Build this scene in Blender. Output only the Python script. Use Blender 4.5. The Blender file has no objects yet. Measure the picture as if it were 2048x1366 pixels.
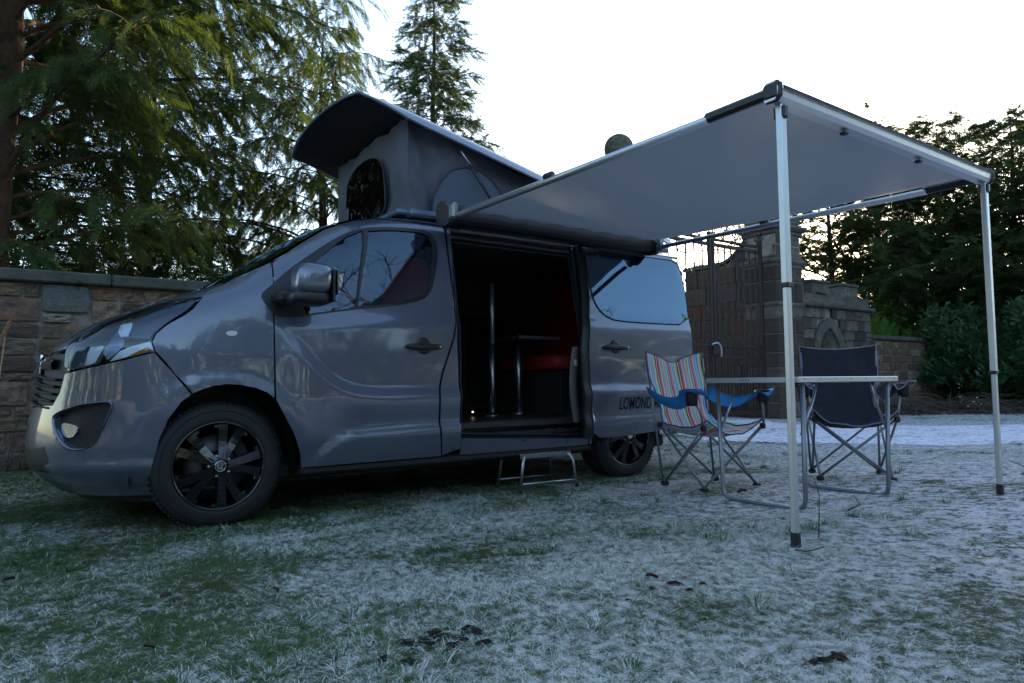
import bpy, bmesh, math, random
import numpy as np
from mathutils import Vector, Matrix, noise
from mathutils.geometry import delaunay_2d_cdt
R_ = math.radians
sc = bpy.context.scene
col = sc.collection
# ------------------------------------------------------------------ camera (24 mm on 36 mm, standing off the nose of the van)
cam_d = bpy.data.cameras.new('camera'); cam = bpy.data.objects.new('camera', cam_d); col.objects.link(cam)
CAM = Vector((-0.8612, -3.9442, 0.7718)); YAW, PITCH, ROLL = 0.6161, 0.0606, -0.0105
fw = Vector((math.sin(YAW)*math.cos(PITCH), math.cos(YAW)*math.cos(PITCH), math.sin(PITCH)))
rt = Vector((math.cos(YAW), -math.sin(YAW), 0)); up = rt.cross(fw)
rt2 = rt*math.cos(ROLL)+up*math.sin(ROLL); up2 = -rt*math.sin(ROLL)+up*math.cos(ROLL)
m = Matrix((rt2, up2, -fw)).transposed().to_4x4(); m.translation = CAM
cam.matrix_world = m
cam_d.sensor_width = 36; cam_d.lens = 24.0; cam_d.clip_start = .05; cam_d.clip_end = 3000
sc.camera = cam
# ------------------------------------------------------------------ sky and sun
SUN_AZ, SUN_EL = R_(58.5), R_(12.3)          # azimuth from +Y towards +X
world = bpy.data.worlds.new('World'); sc.world = world; world.use_nodes = True
nt = world.node_tree; nt.nodes.clear()
sky = nt.nodes.new('ShaderNodeTexSky'); sky.sky_type = 'NISHITA'; sky.sun_disc = False
sky.sun_elevation = SUN_EL; sky.sun_rotation = SUN_AZ
sky.air_density = 1.0; sky.dust_density = 0.8; sky.ozone_density = 1.4; sky.altitude = 80
bg = nt.nodes.new('ShaderNodeBackground'); bg.inputs['Strength'].default_value = 0.15
wo = nt.nodes.new('ShaderNodeOutputWorld')
nt.links.new(sky.outputs[0], bg.inputs[0]); nt.links.new(bg.outputs[0], wo.inputs[0])
sun_d = bpy.data.lights.new('sun', 'SUN'); sun_d.energy = 3.6; sun_d.angle = R_(0.5); sun_d.color = (1, .80, .55)
sun = bpy.data.objects.new('sun', sun_d); col.objects.link(sun)
SD = Vector((math.sin(SUN_AZ)*math.cos(SUN_EL), math.cos(SUN_AZ)*math.cos(SUN_EL), math.sin(SUN_EL)))
sun.rotation_euler = SD.to_track_quat('Z', 'Y').to_euler(); sun.location = SD*60
sc.view_settings.view_transform = 'Standard'; sc.view_settings.look = 'None'
sc.view_settings.exposure = 2.0; sc.view_settings.gamma = 1.0; sc.view_settings.use_curve_mapping = False
sc.cycles.max_bounces = 8; sc.cycles.transparent_max_bounces = 12
sc.cycles.use_denoising = True
# ------------------------------------------------------------------ materials
def mat(name, color=(.5,.5,.5), rough=.5, metal=0., coat=0., coat_r=.03, spec=.5, ior=1.5, noise_c=None, noise_s=8., bump=0., bump_s=40., transl=None, rough_n=0., obj_rand=None, coords='Object', detail=6, sheen=0):
    """principled; noise_c = second colour mixed by noise; obj_rand = list of colours picked by object"""
    m = bpy.data.materials.new(name); m.use_nodes = True; t = m.node_tree; N = t.nodes; L = t.links
    b = N['Principled BSDF']; out = N['Material Output']
    b.inputs['Base Color'].default_value = (*color, 1); b.inputs['Roughness'].default_value = rough; b.inputs['Metallic'].default_value = metal
    b.inputs['Coat Weight'].default_value = coat; b.inputs['Coat Roughness'].default_value = coat_r
    b.inputs['Specular IOR Level'].default_value = spec; b.inputs['IOR'].default_value = ior
    tc = N.new('ShaderNodeTexCoord')
    csock = None
    if obj_rand:
        oi = N.new('ShaderNodeObjectInfo'); cr = N.new('ShaderNodeValToRGB'); cr.color_ramp.interpolation = 'LINEAR'
        e = cr.color_ramp.elements
        while len(e) < len(obj_rand): e.new(0.5)
        for k, c in enumerate(obj_rand): e[k].position = k/(len(obj_rand)-1); e[k].color = (*c, 1)
        L.new(oi.outputs['Random'], cr.inputs[0]); csock = cr.outputs[0]
    if noise_c is not None or rough_n:
        n = N.new('ShaderNodeTexNoise'); n.inputs['Scale'].default_value = noise_s; n.inputs['Detail'].default_value = detail; n.inputs['Roughness'].default_value = .65
        L.new(tc.outputs[coords], n.inputs['Vector'])
        r = N.new('ShaderNodeMapRange'); r.inputs[1].default_value = .35; r.inputs[2].default_value = .65
        L.new(n.outputs[0], r.inputs[0])
        if noise_c is not None:
            mx = N.new('ShaderNodeMix'); mx.data_type = 'RGBA'
            L.new(r.outputs[0], mx.inputs[0]); mx.inputs[7].default_value = (*noise_c, 1)
            if csock is not None: L.new(csock, mx.inputs[6])
            else: mx.inputs[6].default_value = (*color, 1)
            csock = mx.outputs[2]
        if rough_n:
            rr = N.new('ShaderNodeMapRange'); rr.inputs[3].default_value = rough-rough_n; rr.inputs[4].default_value = rough+rough_n
            L.new(n.outputs[0], rr.inputs[0]); L.new(rr.outputs[0], b.inputs['Roughness'])
    if csock is not None: L.new(csock, b.inputs['Base Color'])
    if bump:
        n2 = N.new('ShaderNodeTexNoise'); n2.inputs['Scale'].default_value = bump_s; n2.inputs['Detail'].default_value = 5
        L.new(tc.outputs[coords], n2.inputs['Vector'])
        bp = N.new('ShaderNodeBump'); bp.inputs['Strength'].default_value = 1; bp.inputs['Distance'].default_value = bump
        L.new(n2.outputs[0], bp.inputs['Height']); L.new(bp.outputs[0], b.inputs['Normal'])
    if transl:
        w, tcol = transl
        tr = N.new('ShaderNodeBsdfTranslucent'); tr.inputs[0].default_value = (*tcol, 1)
        ms = N.new('ShaderNodeMixShader'); ms.inputs[0].default_value = w
        L.new(b.outputs[0], ms.inputs[1]); L.new(tr.outputs[0], ms.inputs[2]); L.new(ms.outputs[0], out.inputs[0])
    return m
def leaf_mat(name, c1, c2, tcol, w=.35, rough=.55):
    m = mat(name, c1, rough, spec=.12 if rough > .5 else .35); t = m.node_tree; N = t.nodes; L = t.links
    b = N['Principled BSDF']; g = N.new('ShaderNodeNewGeometry'); mx = N.new('ShaderNodeMix'); mx.data_type = 'RGBA'
    mx.inputs[6].default_value = (*c1, 1); mx.inputs[7].default_value = (*c2, 1)
    n = N.new('ShaderNodeTexNoise'); n.inputs['Scale'].default_value = .8; n.inputs['Detail'].default_value = 3
    L.new(g.outputs['Position'], n.inputs['Vector'])
    a = N.new('ShaderNodeMath'); a.operation = 'MULTIPLY_ADD'; a.inputs[1].default_value = .55; L.new(g.outputs['Random Per Island'], a.inputs[0])
    r = N.new('ShaderNodeMapRange'); r.inputs[1].default_value = .35; r.inputs[2].default_value = .65; r.inputs[4].default_value = .45
    L.new(n.outputs[0], r.inputs[0]); L.new(r.outputs[0], a.inputs[2])
    L.new(a.outputs[0], mx.inputs[0]); L.new(mx.outputs[2], b.inputs['Base Color'])
    tr = N.new('ShaderNodeBsdfTranslucent'); tr.inputs[0].default_value = (*tcol, 1)
    ms = N.new('ShaderNodeMixShader'); ms.inputs[0].default_value = w
    L.new(b.outputs[0], ms.inputs[1]); L.new(tr.outputs[0], ms.inputs[2]); L.new(ms.outputs[0], N['Material Output'].inputs[0])
    return m
M = {}
M['paint'] = mat('grey_metallic_paint', (.118,.132,.172), .36, .62, coat=1, coat_r=.05)
M['paint'].node_tree.nodes['Principled BSDF'].inputs['Coat IOR'].default_value = 1.65
M['black'] = mat('black_plastic', (.012,.012,.013), .42, bump=.0003, bump_s=400)
M['gloss_black'] = mat('gloss_black', (.008,.008,.009), .08, coat=.5)
M['rubber'] = mat('tyre_rubber', (.009,.009,.010), .75, noise_c=(.016,.016,.016), noise_s=14, bump=.0008, bump_s=90)
M['seal'] = mat('rubber_seal', (.006,.006,.006), .6)
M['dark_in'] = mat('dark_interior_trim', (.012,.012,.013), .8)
M['fog_glass'] = mat('fog_lamp_reflector', (.75,.77,.8), .18, .9)
M['chrome'] = mat('chrome', (.75,.76,.78), .06, 1.0)
M['lamp_glow'] = mat('lamp_clear_block', (.30,.34,.42), .25, .5)
M['lamp_silver'] = mat('lamp_reflector', (.88,.90,.94), .40, .25)
M['tail_sky_tint'] = mat('lamp_block_and_sky_blue', (.045,.07,.11), .25, coat=.5)  # reflected sky painted as blue-grey on the lamp tail; also the blue inner block
M['alu'] = mat('brushed_aluminium', (.42,.44,.46), .33, 1.0, rough_n=.08, noise_s=30)
M['alu_white'] = mat('anodised_aluminium', (.55,.57,.58), .38, .85, rough_n=.06, noise_s=20)
M['steel'] = mat('grey_coated_steel', (.22,.235,.25), .38, .7, rough_n=.1, noise_s=25)
M['disc'] = mat('brake_disc', (.10,.095,.09), .5, .9)
M['red'] = mat('red_upholstery', (.30,.008,.008), .6, noise_c=(.25,.01,.01), noise_s=20, bump=.002, bump_s=60)
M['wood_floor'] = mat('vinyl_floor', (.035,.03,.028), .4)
M['white_letters'] = mat('dark_vinyl_lettering', (.004,.005,.007), .65, spec=.15)
M['latch_grey'] = mat('dull_grey_metal', (.085,.08,.078), .5, .4)
M['orange'] = mat('amber_lens', (.55,.22,.05), .15, coat=.6)
M['indic'] = mat('clear_indicator', (.62,.60,.58), .2, coat=.5)
M['navy'] = mat('navy_chair_fabric', (.016,.017,.027), .85, noise_c=(.024,.025,.036), noise_s=30, bump=.004, bump_s=14)
M['lilac'] = mat('lilac_piping', (.23,.21,.30), .7)
M['blue'] = mat('blue_polyester', (.03,.24,.55), .6, noise_c=(.04,.32,.65), noise_s=9, bump=.006, bump_s=12, transl=(.25,(.04,.35,.7)))
M['navyblue'] = mat('dark_blue_piping', (.02,.07,.2), .7)
M['canvas'] = mat('grey_pop_top_canvas', (.078,.083,.097), .85, noise_c=(.10,.105,.12), noise_s=3, bump=.006, bump_s=5, detail=3)
M['canvas_b'] = mat('blue_grey_window_flap', (.075,.095,.13), .8, bump=.002, bump_s=5)
M['piping'] = mat('dark_piping', (.03,.035,.045), .7)
M['shell'] = mat('pop_top_gelcoat', (.10,.135,.19), .35, .15, coat=.6, coat_r=.1, noise_c=(.12,.15,.2), noise_s=4, rough_n=.05)
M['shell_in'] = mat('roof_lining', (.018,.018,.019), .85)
M['awning'] = mat('awning_fabric', (.28,.30,.34), .75, noise_c=(.31,.33,.37), noise_s=1.4, bump=.002, bump_s=4, transl=(.55,(.50,.51,.52)), detail=3)
M['stone'] = mat('rubble_sandstone', obj_rand=[(.19,.10,.055),(.30,.19,.115),(.15,.105,.07),(.38,.27,.17),(.22,.105,.07),(.45,.36,.26),(.10,.065,.045),(.32,.18,.09)], rough=.92, noise_c=(.075,.06,.05), noise_s=3.2, bump=.02, bump_s=9, spec=.2)
M['stone_dark'] = mat('green_grey_block', (.085,.095,.09), .9, noise_c=(.13,.135,.12), noise_s=7, bump=.012, bump_s=12, spec=.2)
M['ashlar'] = mat('weathered_ashlar', obj_rand=[(.075,.055,.042),(.13,.045,.032),(.10,.08,.06),(.055,.045,.036),(.12,.085,.055),(.05,.04,.035),(.09,.07,.052),(.14,.11,.075)], rough=.92, noise_c=(.055,.045,.038), noise_s=2.3, bump=.012, bump_s=14, spec=.2)
M['ashlar_grey'] = mat('grey_ashlar', obj_rand=[(.17,.155,.135),(.13,.12,.10),(.10,.10,.09),(.20,.17,.14),(.15,.12,.09)], rough=.92, noise_c=(.07,.065,.055), noise_s=3, bump=.012, bump_s=14, spec=.2)
M['mortar'] = mat('lime_mortar', (.34,.30,.25), .95, noise_c=(.16,.135,.11), noise_s=5, bump=.01, bump_s=30, spec=.1)
M['coping'] = mat('mossy_coping', (.055,.06,.05), .95, noise_c=(.10,.105,.085), noise_s=5, bump=.008, bump_s=25, spec=.15)
M['iron'] = mat('black_wrought_iron', (.012,.011,.010), .6, noise_c=(.035,.018,.010), noise_s=9, bump=.001, bump_s=60)
M['moss_ball'] = mat('mossy_stone_ball', (.12,.125,.09), .95, noise_c=(.03,.038,.02), noise_s=14, bump=.012, bump_s=25)
M['bark'] = mat('conifer_bark', (.10,.062,.038), .95, noise_c=(.045,.032,.024), noise_s=6, bump=.02, bump_s=18, spec=.15)
M['bark_dark'] = mat('dark_bark', (.05,.04,.032), .95, noise_c=(.03,.025,.02), noise_s=6, bump=.02, bump_s=18, spec=.15)
M['hemlock'] = leaf_mat('drooping_conifer_foliage', (.022,.050,.017), (.048,.085,.022), (.10,.145,.022), .27)
M['fir'] = leaf_mat('fir_foliage', (.022,.05,.024), (.045,.080,.03), (.08,.12,.03), .25)
M['yew'] = leaf_mat('dark_yew_foliage', (.022,.045,.018), (.045,.07,.022), (.09,.12,.02), .25)
M['shrub'] = leaf_mat('bright_conifer_shrub', (.065,.16,.04), (.12,.24,.045), (.18,.38,.05), .42)
M['laurel'] = leaf_mat('dark_glossy_leaves', (.035,.085,.042), (.065,.13,.055), (.08,.17,.05), .28, .32)
M['dead'] = mat('dry_twigs', (.10,.07,.05), .9)
M['leaf_dead'] = mat('dead_brown_leaf', (.07,.022,.012), .8)
M['soil'] = mat('bare_dark_soil', (.012,.010,.008), .98, noise_c=(.03,.024,.018), noise_s=30, bump=.012, bump_s=50, spec=.1)
M['straw'] = mat('dried_seed_head', (.42,.24,.13), .9)
# glass
def glass_mat(name, tint, refl_ior=1.9, gc=(1,1,1)):
    m = bpy.data.materials.new(name); m.use_nodes = True; t = m.node_tree; N = t.nodes; L = t.links; N.remove(N['Principled BSDF'])
    tr = N.new('ShaderNodeBsdfTransparent'); tr.inputs[0].default_value = (*tint, 1)
    gl = N.new('ShaderNodeBsdfGlossy'); gl.inputs['Roughness'].default_value = .0; gl.inputs[0].default_value = (*gc,1)
    fr = N.new('ShaderNodeFresnel'); fr.inputs[0].default_value = refl_ior
    ms = N.new('ShaderNodeMixShader'); L.new(fr.outputs[0], ms.inputs[0]); L.new(tr.outputs[0], ms.inputs[1]); L.new(gl.outputs[0], ms.inputs[2])
    L.new(ms.outputs[0], N['Material Output'].inputs[0]); return m
M['glass'] = glass_mat('tinted_window_glass', (.55,.55,.55), 2.05, (.62,.82,1))  # blue gloss colour paints in a deeper blue for the reflected sky
M['privacy'] = glass_mat('dark_privacy_glass', (.02,.02,.022), 2.5, (.52,.78,1))  # same sky blue put into the reflection colour; the tint itself is near neutral
M['lens'] = glass_mat('headlight_lens', (.86,.9,.95), 1.6)
M['pvc'] = glass_mat('clear_pvc_window', (.03,.03,.028), 1.38)
def stripes():
    m = mat('striped_deckchair_fabric', (.8,.8,.8), .75, bump=.004, bump_s=12); t = m.node_tree; N = t.nodes; L = t.links
    uv = N.new('ShaderNodeUVMap'); uv.uv_map = 'UVMap'; s = N.new('ShaderNodeSeparateXYZ'); cr = N.new('ShaderNodeValToRGB')
    mu = N.new('ShaderNodeMath'); mu.operation = 'MULTIPLY'; mu.inputs[1].default_value = 2.6; fr = N.new('ShaderNodeMath'); fr.operation = 'FRACT'
    L.new(uv.outputs[0], s.inputs[0]); L.new(s.outputs[0], mu.inputs[0]); L.new(mu.outputs[0], fr.inputs[0]); L.new(fr.outputs[0], cr.inputs[0])
    cs = [(.86,.84,.76),(.80,.18,.24),(.45,.006,.03),(.86,.84,.76),(.015,.12,.05),(.80,.66,.22),(.86,.84,.78),(.20,.52,.72),(.74,.80,.82),(.25,.52,.72),(.86,.80,.74),(.85,.32,.36),(.62,.05,.14),(.88,.66,.60),(.16,.42,.62),(.86,.84,.78),(.66,.55,.20),(.82,.82,.76),(.40,.62,.75),(.85,.36,.38)]
    w = [4,6,3,3,4,5,4,5,3,4,4,6,3,3,4,4,5,3,4,4]; e = cr.color_ramp.elements; cr.color_ramp.interpolation = 'CONSTANT'; p = 0; tot = sum(w)
    for k, c in enumerate(cs):
        el = e[k] if k < 2 else e.new(.99); el.position = p/tot; el.color = (*c, 1); p += w[k]
    L.new(cr.outputs[0], N['Principled BSDF'].inputs['Base Color'])
    tr = N.new('ShaderNodeBsdfTranslucent'); L.new(cr.outputs[0], tr.inputs[0]); ms = N.new('ShaderNodeMixShader'); ms.inputs[0].default_value = .25
    L.new(N['Principled BSDF'].outputs[0], ms.inputs[1]); L.new(tr.outputs[0], ms.inputs[2]); L.new(ms.outputs[0], N['Material Output'].inputs[0])
    return m
M['stripes'] = stripes()
def frost_nodes(t, thr_lo=.40, thr_hi=.60):
    """large patches of frost, shared by soil and grass (world position); returns a 0..1 socket"""
    N = t.nodes; L = t.links; g = N.new('ShaderNodeNewGeometry')
    n = N.new('ShaderNodeTexNoise'); n.inputs['Scale'].default_value = 1.15; n.inputs['Detail'].default_value = 7; n.inputs['Roughness'].default_value = .68
    L.new(g.outputs['Position'], n.inputs['Vector'])
    s = N.new('ShaderNodeSeparateXYZ'); L.new(g.outputs['Position'], s.inputs[0])
    # more frost towards the open, trodden side (-y and +x), less beside the van
    mx_ = N.new('ShaderNodeMath'); mx_.operation = 'MULTIPLY'; mx_.inputs[1].default_value = .586; L.new(s.outputs[0], mx_.inputs[0])
    my_ = N.new('ShaderNodeMath'); my_.operation = 'MULTIPLY_ADD'; my_.inputs[1].default_value = -.81; L.new(s.outputs[1], my_.inputs[0]); L.new(mx_.outputs[0], my_.inputs[2])
    a = N.new('ShaderNodeMapRange'); a.inputs[1].default_value = -.6; a.inputs[2].default_value = 3.3; a.inputs[3].default_value = -.06; a.inputs[4].default_value = .14; L.new(my_.outputs[0], a.inputs[0])
    ad = N.new('ShaderNodeMath'); L.new(n.outputs[0], ad.inputs[0]); L.new(a.outputs[0], ad.inputs[1])
    r = N.new('ShaderNodeMapRange'); r.inputs[1].default_value = thr_lo; r.inputs[2].default_value = thr_hi; L.new(ad.outputs[0], r.inputs[0])
    return r.outputs[0]
def ground_mat(name, road=False):
    m = mat(name, (.1,.1,.1), .9, spec=.25); t = m.node_tree; N = t.nodes; L = t.links; b = N['Principled BSDF']
    g = N.new('ShaderNodeNewGeometry')
    f = frost_nodes(t, .36, .62)
    nf = N.new('ShaderNodeTexNoise'); nf.inputs['Scale'].default_value = 55 if not road else 14; nf.inputs['Detail'].default_value = 8; nf.inputs['Roughness'].default_value = .75
    L.new(g.outputs['Position'], nf.inputs['Vector'])
    ns = N.new('ShaderNodeTexNoise'); ns.inputs['Scale'].default_value = 7; ns.inputs['Detail'].default_value = 6; L.new(g.outputs['Position'], ns.inputs['Vector'])
    soil = N.new('ShaderNodeValToRGB'); e = soil.color_ramp.elements
    if road: cs = [(.3,(.10,.09,.09)),(.5,(.22,.21,.21)),(.7,(.32,.31,.32))]
    else: cs = [(.30,(.025,.020,.012)),(.46,(.05,.06,.028)),(.60,(.085,.11,.045)),(.75,(.13,.11,.06))]
    while len(e) < len(cs): e.new(.5)
    for k, (p, c) in enumerate(cs): e[k].position = p; e[k].color = (*c, 1)
    L.new(ns.outputs[0], soil.inputs[0])
    # frost crystals: fine noise thresholded by the patch value
    nm = N.new('ShaderNodeTexNoise'); nm.inputs['Scale'].default_value = 15; nm.inputs['Detail'].default_value = 5; nm.inputs['Roughness'].default_value = .6; L.new(g.outputs['Position'], nm.inputs['Vector'])
    av = N.new('ShaderNodeMix'); av.data_type = 'FLOAT'; av.inputs[0].default_value = .42; L.new(nf.outputs[0], av.inputs[2]); L.new(nm.outputs[0], av.inputs[3])
    sub = N.new('ShaderNodeMath'); sub.operation = 'MULTIPLY_ADD'; sub.inputs[1].default_value = .10 if not road else .12; L.new(f, sub.inputs[0]); L.new(av.outputs[0], sub.inputs[2])
    r = N.new('ShaderNodeMapRange'); r.inputs[1].default_value = .55 if not road else .50; r.inputs[2].default_value = .61 if not road else .62; L.new(sub.outputs[0], r.inputs[0])
    mx = N.new('ShaderNodeMix'); mx.data_type = 'RGBA'; mx.inputs[7].default_value = (.88,.82,.89,1) if not road else (.76,.72,.78,1); L.new(r.outputs[0], mx.inputs[0]); L.new(soil.outputs[0], mx.inputs[6])
    L.new(mx.outputs[2], b.inputs['Base Color'])
    bp = N.new('ShaderNodeBump'); bp.inputs['Distance'].default_value = .035 if not road else .008; bp.inputs['Strength'].default_value = .9
    L.new(nf.outputs[0], bp.inputs['Height']); L.new(bp.outputs[0], b.inputs['Normal'])
    return m
M['white_refl'] = mat('white_reflector', (.9,.92,.95), .3, .1)
M['ground'] = ground_mat('frosted_rough_lawn'); M['road'] = ground_mat('frosted_drive', True)
def grass_mat(name, c1, c2, frost_amt):
    m = mat(name, c1, .7, spec=.3); t = m.node_tree; N = t.nodes; L = t.links; b = N['Principled BSDF']
    oi = N.new('ShaderNodeObjectInfo'); g = N.new('ShaderNodeNewGeometry')
    mx = N.new('ShaderNodeMix'); mx.data_type = 'RGBA'; mx.inputs[6].default_value = (*c1, 1); mx.inputs[7].default_value = (*c2, 1)
    L.new(g.outputs['Random Per Island'], mx.inputs[0])
    f = frost_nodes(t, .34, .60)
    n2 = N.new('ShaderNodeTexNoise'); n2.inputs['Scale'].default_value = 30; n2.inputs['Detail'].default_value = 3; L.new(g.outputs['Position'], n2.inputs['Vector'])
    ma = N.new('ShaderNodeMath'); ma.operation = 'MULTIPLY'; ma.inputs[1].default_value = frost_amt; L.new(f, ma.inputs[0])
    m2 = N.new('ShaderNodeMath'); m2.operation = 'MULTIPLY_ADD'; m2.inputs[1].default_value = .5; L.new(g.outputs['Random Per Island'], m2.inputs[0]); L.new(ma.outputs[0], m2.inputs[2])
    m3 = N.new('ShaderNodeMath'); L.new(m2.outputs[0], m3.inputs[0]); L.new(n2.outputs[0], m3.inputs[1])
    r = N.new('ShaderNodeMapRange'); r.inputs[1].default_value = 1.0; r.inputs[2].default_value = 1.16; r.inputs[4].default_value = .95; L.new(m3.outputs[0], r.inputs[0])
    mf = N.new('ShaderNodeMix'); mf.data_type = 'RGBA'; mf.inputs[7].default_value = (.86,.84,.78,1); L.new(r.outputs[0], mf.inputs[0]); L.new(mx.outputs[2], mf.inputs[6])
    L.new(mf.outputs[2], b.inputs['Base Color'])
    tr = N.new('ShaderNodeBsdfTranslucent'); L.new(mf.outputs[2], tr.inputs[0]); ms = N.new('ShaderNodeMixShader'); ms.inputs[0].default_value = .25
    L.new(b.outputs[0], ms.inputs[1]); L.new(tr.outputs[0], ms.inputs[2]); L.new(ms.outputs[0], N['Material Output'].inputs[0])
    return m
M['grass'] = grass_mat('frosted_grass_blades', (.055,.11,.035), (.17,.18,.07), .41)
M['grass_g'] = grass_mat('green_grass_tuft', (.045,.12,.03), (.09,.16,.05), .24)
# ------------------------------------------------------------------ object helpers
def link(o, parent=None):
    col.objects.link(o)
    if parent is not None: o.parent = parent
    return o
def tag(o, label=None, cat=None, group=None, kind=None):
    if label: o['label'] = label
    if cat: o['category'] = cat
    if group: o['group'] = group
    if kind: o['kind'] = kind
    return o
def empty(name, loc=(0,0,0), rz=0):
    o = bpy.data.objects.new(name, None); o.location = loc; o.rotation_euler = (0,0,rz); o.empty_display_size = .1; col.objects.link(o); return o
def bump_name(name): return name
class MB:
    def __init__(s): s.v = []; s.f = []; s.mi = []; s.n = 0; s.mats = []; s.sm = []
    def add(s, v, f, mt=None, smooth=True):
        k = 0
        if mt is not None:
            if mt not in s.mats: s.mats.append(mt)
            k = s.mats.index(mt)
        s.v.extend([tuple(map(float, p)) for p in v]); s.f.extend([tuple(int(i)+s.n for i in q) for q in f])
        s.mi.extend([k]*len(f)); s.sm.extend([smooth]*len(f)); s.n += len(v); return s
    def box(s, c, d, rot=None, mt=None, bev=0.):
        """centre c, full size d; chamfered along its edges when bev > 0"""
        hx, hy, hz = d[0]/2, d[1]/2, d[2]/2
        b = min(bev, hx*.9, hy*.9, hz*.9)
        if b <= 0:
            v = [(x,y,z) for x in (-hx,hx) for y in (-hy,hy) for z in (-hz,hz)]
            f = [(0,1,3,2),(4,6,7,5),(0,4,5,1),(2,3,7,6),(0,2,6,4),(1,5,7,3)]
        else:
            v = []; idx = {}
            for sx in (-1,1):
                for sy in (-1,1):
                    for sz in (-1,1):
                        for a in range(3):
                            p = [sx*(hx-b), sy*(hy-b), sz*(hz-b)]; p[a] = (sx*hx, sy*hy, sz*hz)[a]
                            idx[(sx,sy,sz,a)] = len(v); v.append(tuple(p))
            f = []
            def q(*k): f.append([idx[i] for i in k])
            for sg in (-1,1):
                q((sg,-1,-1,0),(sg,1,-1,0),(sg,1,1,0),(sg,-1,1,0)); q((-1,sg,-1,1),(1,sg,-1,1),(1,sg,1,1),(-1,sg,1,1)); q((-1,-1,sg,2),(1,-1,sg,2),(1,1,sg,2),(-1,1,sg,2))
                for sh in (-1,1):
                    q((sg,sh,-1,0),(sg,sh,1,0),(sg,sh,1,1),(sg,sh,-1,1)); q((sg,-1,sh,0),(sg,1,sh,0),(sg,1,sh,2),(sg,-1,sh,2)); q((-1,sg,sh,1),(1,sg,sh,1),(1,sg,sh,2),(-1,sg,sh,2))
                    for si in (-1,1): f.append([idx[(sg,sh,si,a)] for a in range(3)])
            cc = np.array(v); g = []
            for q_ in f:
                P = cc[q_]; nn = np.cross(P[1]-P[0], P[2]-P[0]); g.append(q_ if nn@P.mean(0) > 0 else q_[::-1])
            f = g
        if rot is not None: v = [rot @ Vector(p) for p in v]
        v = [(p[0]+c[0], p[1]+c[1], p[2]+c[2]) for p in v]
        return s.add(v, f, mt, False)
    def tube(s, pts, r, n=8, mt=None, caps=True, closed=False, flat=None):
        pts = [Vector(p) for p in pts]; k = len(pts); rr = r if hasattr(r, '__len__') else [r]*k
        v = []; f = []; prev = None
        for i, p in enumerate(pts):
            if closed: d = pts[(i+1)%k]-pts[i-1]
            else: d = pts[min(i+1,k-1)]-pts[max(i-1,0)]
            d.normalize()
            if prev is None:
                a = Vector((0,0,1)) if abs(d.z) < .9 else Vector((1,0,0)); u = d.cross(a).normalized()
            else: u = (prev-d*prev.dot(d)).normalized()
            prev = u; w = d.cross(u)
            for j in range(n):
                an = 2*math.pi*j/n+ (math.pi/4 if n == 4 else 0); v.append(p+(u*math.cos(an)+w*math.sin(an)*(flat or 1))*rr[i])
        for i in range(k if closed else k-1):
            i2 = (i+1)%k
            for j in range(n): f.append((i*n+j, i*n+(j+1)%n, i2*n+(j+1)%n, i2*n+j))
        if caps and not closed: f.append(tuple(range(n))[::-1]); f.append(tuple((k-1)*n+j for j in range(n)))
        return s.add(v, f, mt, n > 4)
    def lathe(s, prof, c=(0,0,0), axis='z', n=32, mt=None, a0=0, a1=2*math.pi):
        v = []; f = []; full = abs(a1-a0-2*math.pi) < 1e-6; m_ = n if full else n+1
        for i in range(m_):
            an = a0+(a1-a0)*i/n
            for (r, h) in prof:
                p = (r*math.cos(an), r*math.sin(an), h)
                if axis == 'y': p = (p[0], p[2], p[1])
                elif axis == 'x': p = (p[2], p[0], p[1])
                v.append((p[0]+c[0], p[1]+c[1], p[2]+c[2]))
        k = len(prof)
        for i in range(n):
            for j in range(k-1):
                a, b = i*k+j, ((i+1)%m_)*k+j; q = (a, b, b+1, a+1); f.append(q if axis != 'y' else q[::-1])
        return s.add(v, f, mt, True)
    def prism(s, poly, d, o=(0,0,0), ax=((1,0,0),(0,0,1),(0,1,0)), mt=None):
        """poly in 2-D extruded by d along the third axis"""
        X, Y, Z = [Vector(a) for a in ax]; o = Vector(o); n = len(poly)
        v = [o+X*p[0]+Y*p[1] for p in poly]+[o+X*p[0]+Y*p[1]+Z*d for p in poly]
        f = [tuple(range(n)), tuple(range(2*n-1, n-1, -1))]+[(i, i+n, (i+1)%n+n, (i+1)%n) for i in range(n)]
        return s.add(v, f, mt, False)
    def grid(s, P, mt=None, uv=None, flip=False):
        P = np.asarray(P); a, b = P.shape[:2]; f = []
        for i in range(a-1):
            for j in range(b-1):
                q = (i*b+j, i*b+j+1, (i+1)*b+j+1, (i+1)*b+j); f.append(q[::-1] if flip else q)
        return s.add(P.reshape(-1,3), f, mt, True)
    def mesh(s, name, mt=None):
        me = bpy.data.meshes.new(name); me.from_pydata(s.v, [], s.f)
        for m_ in ([mt] if mt else s.mats): me.materials.append(m_)
        if not mt: me.polygons.foreach_set('material_index', s.mi)
        me.polygons.foreach_set('use_smooth', s.sm); me.update(); return me
    def build(s, name, mt=None, parent=None, loc=None, sharp=None):
        me = s.mesh(name, mt); o = bpy.data.objects.new(name, me)
        if sharp: me.set_sharp_from_angle(angle=R_(sharp))
        if loc is not None: o.location = loc
        return link(o, parent)
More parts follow.
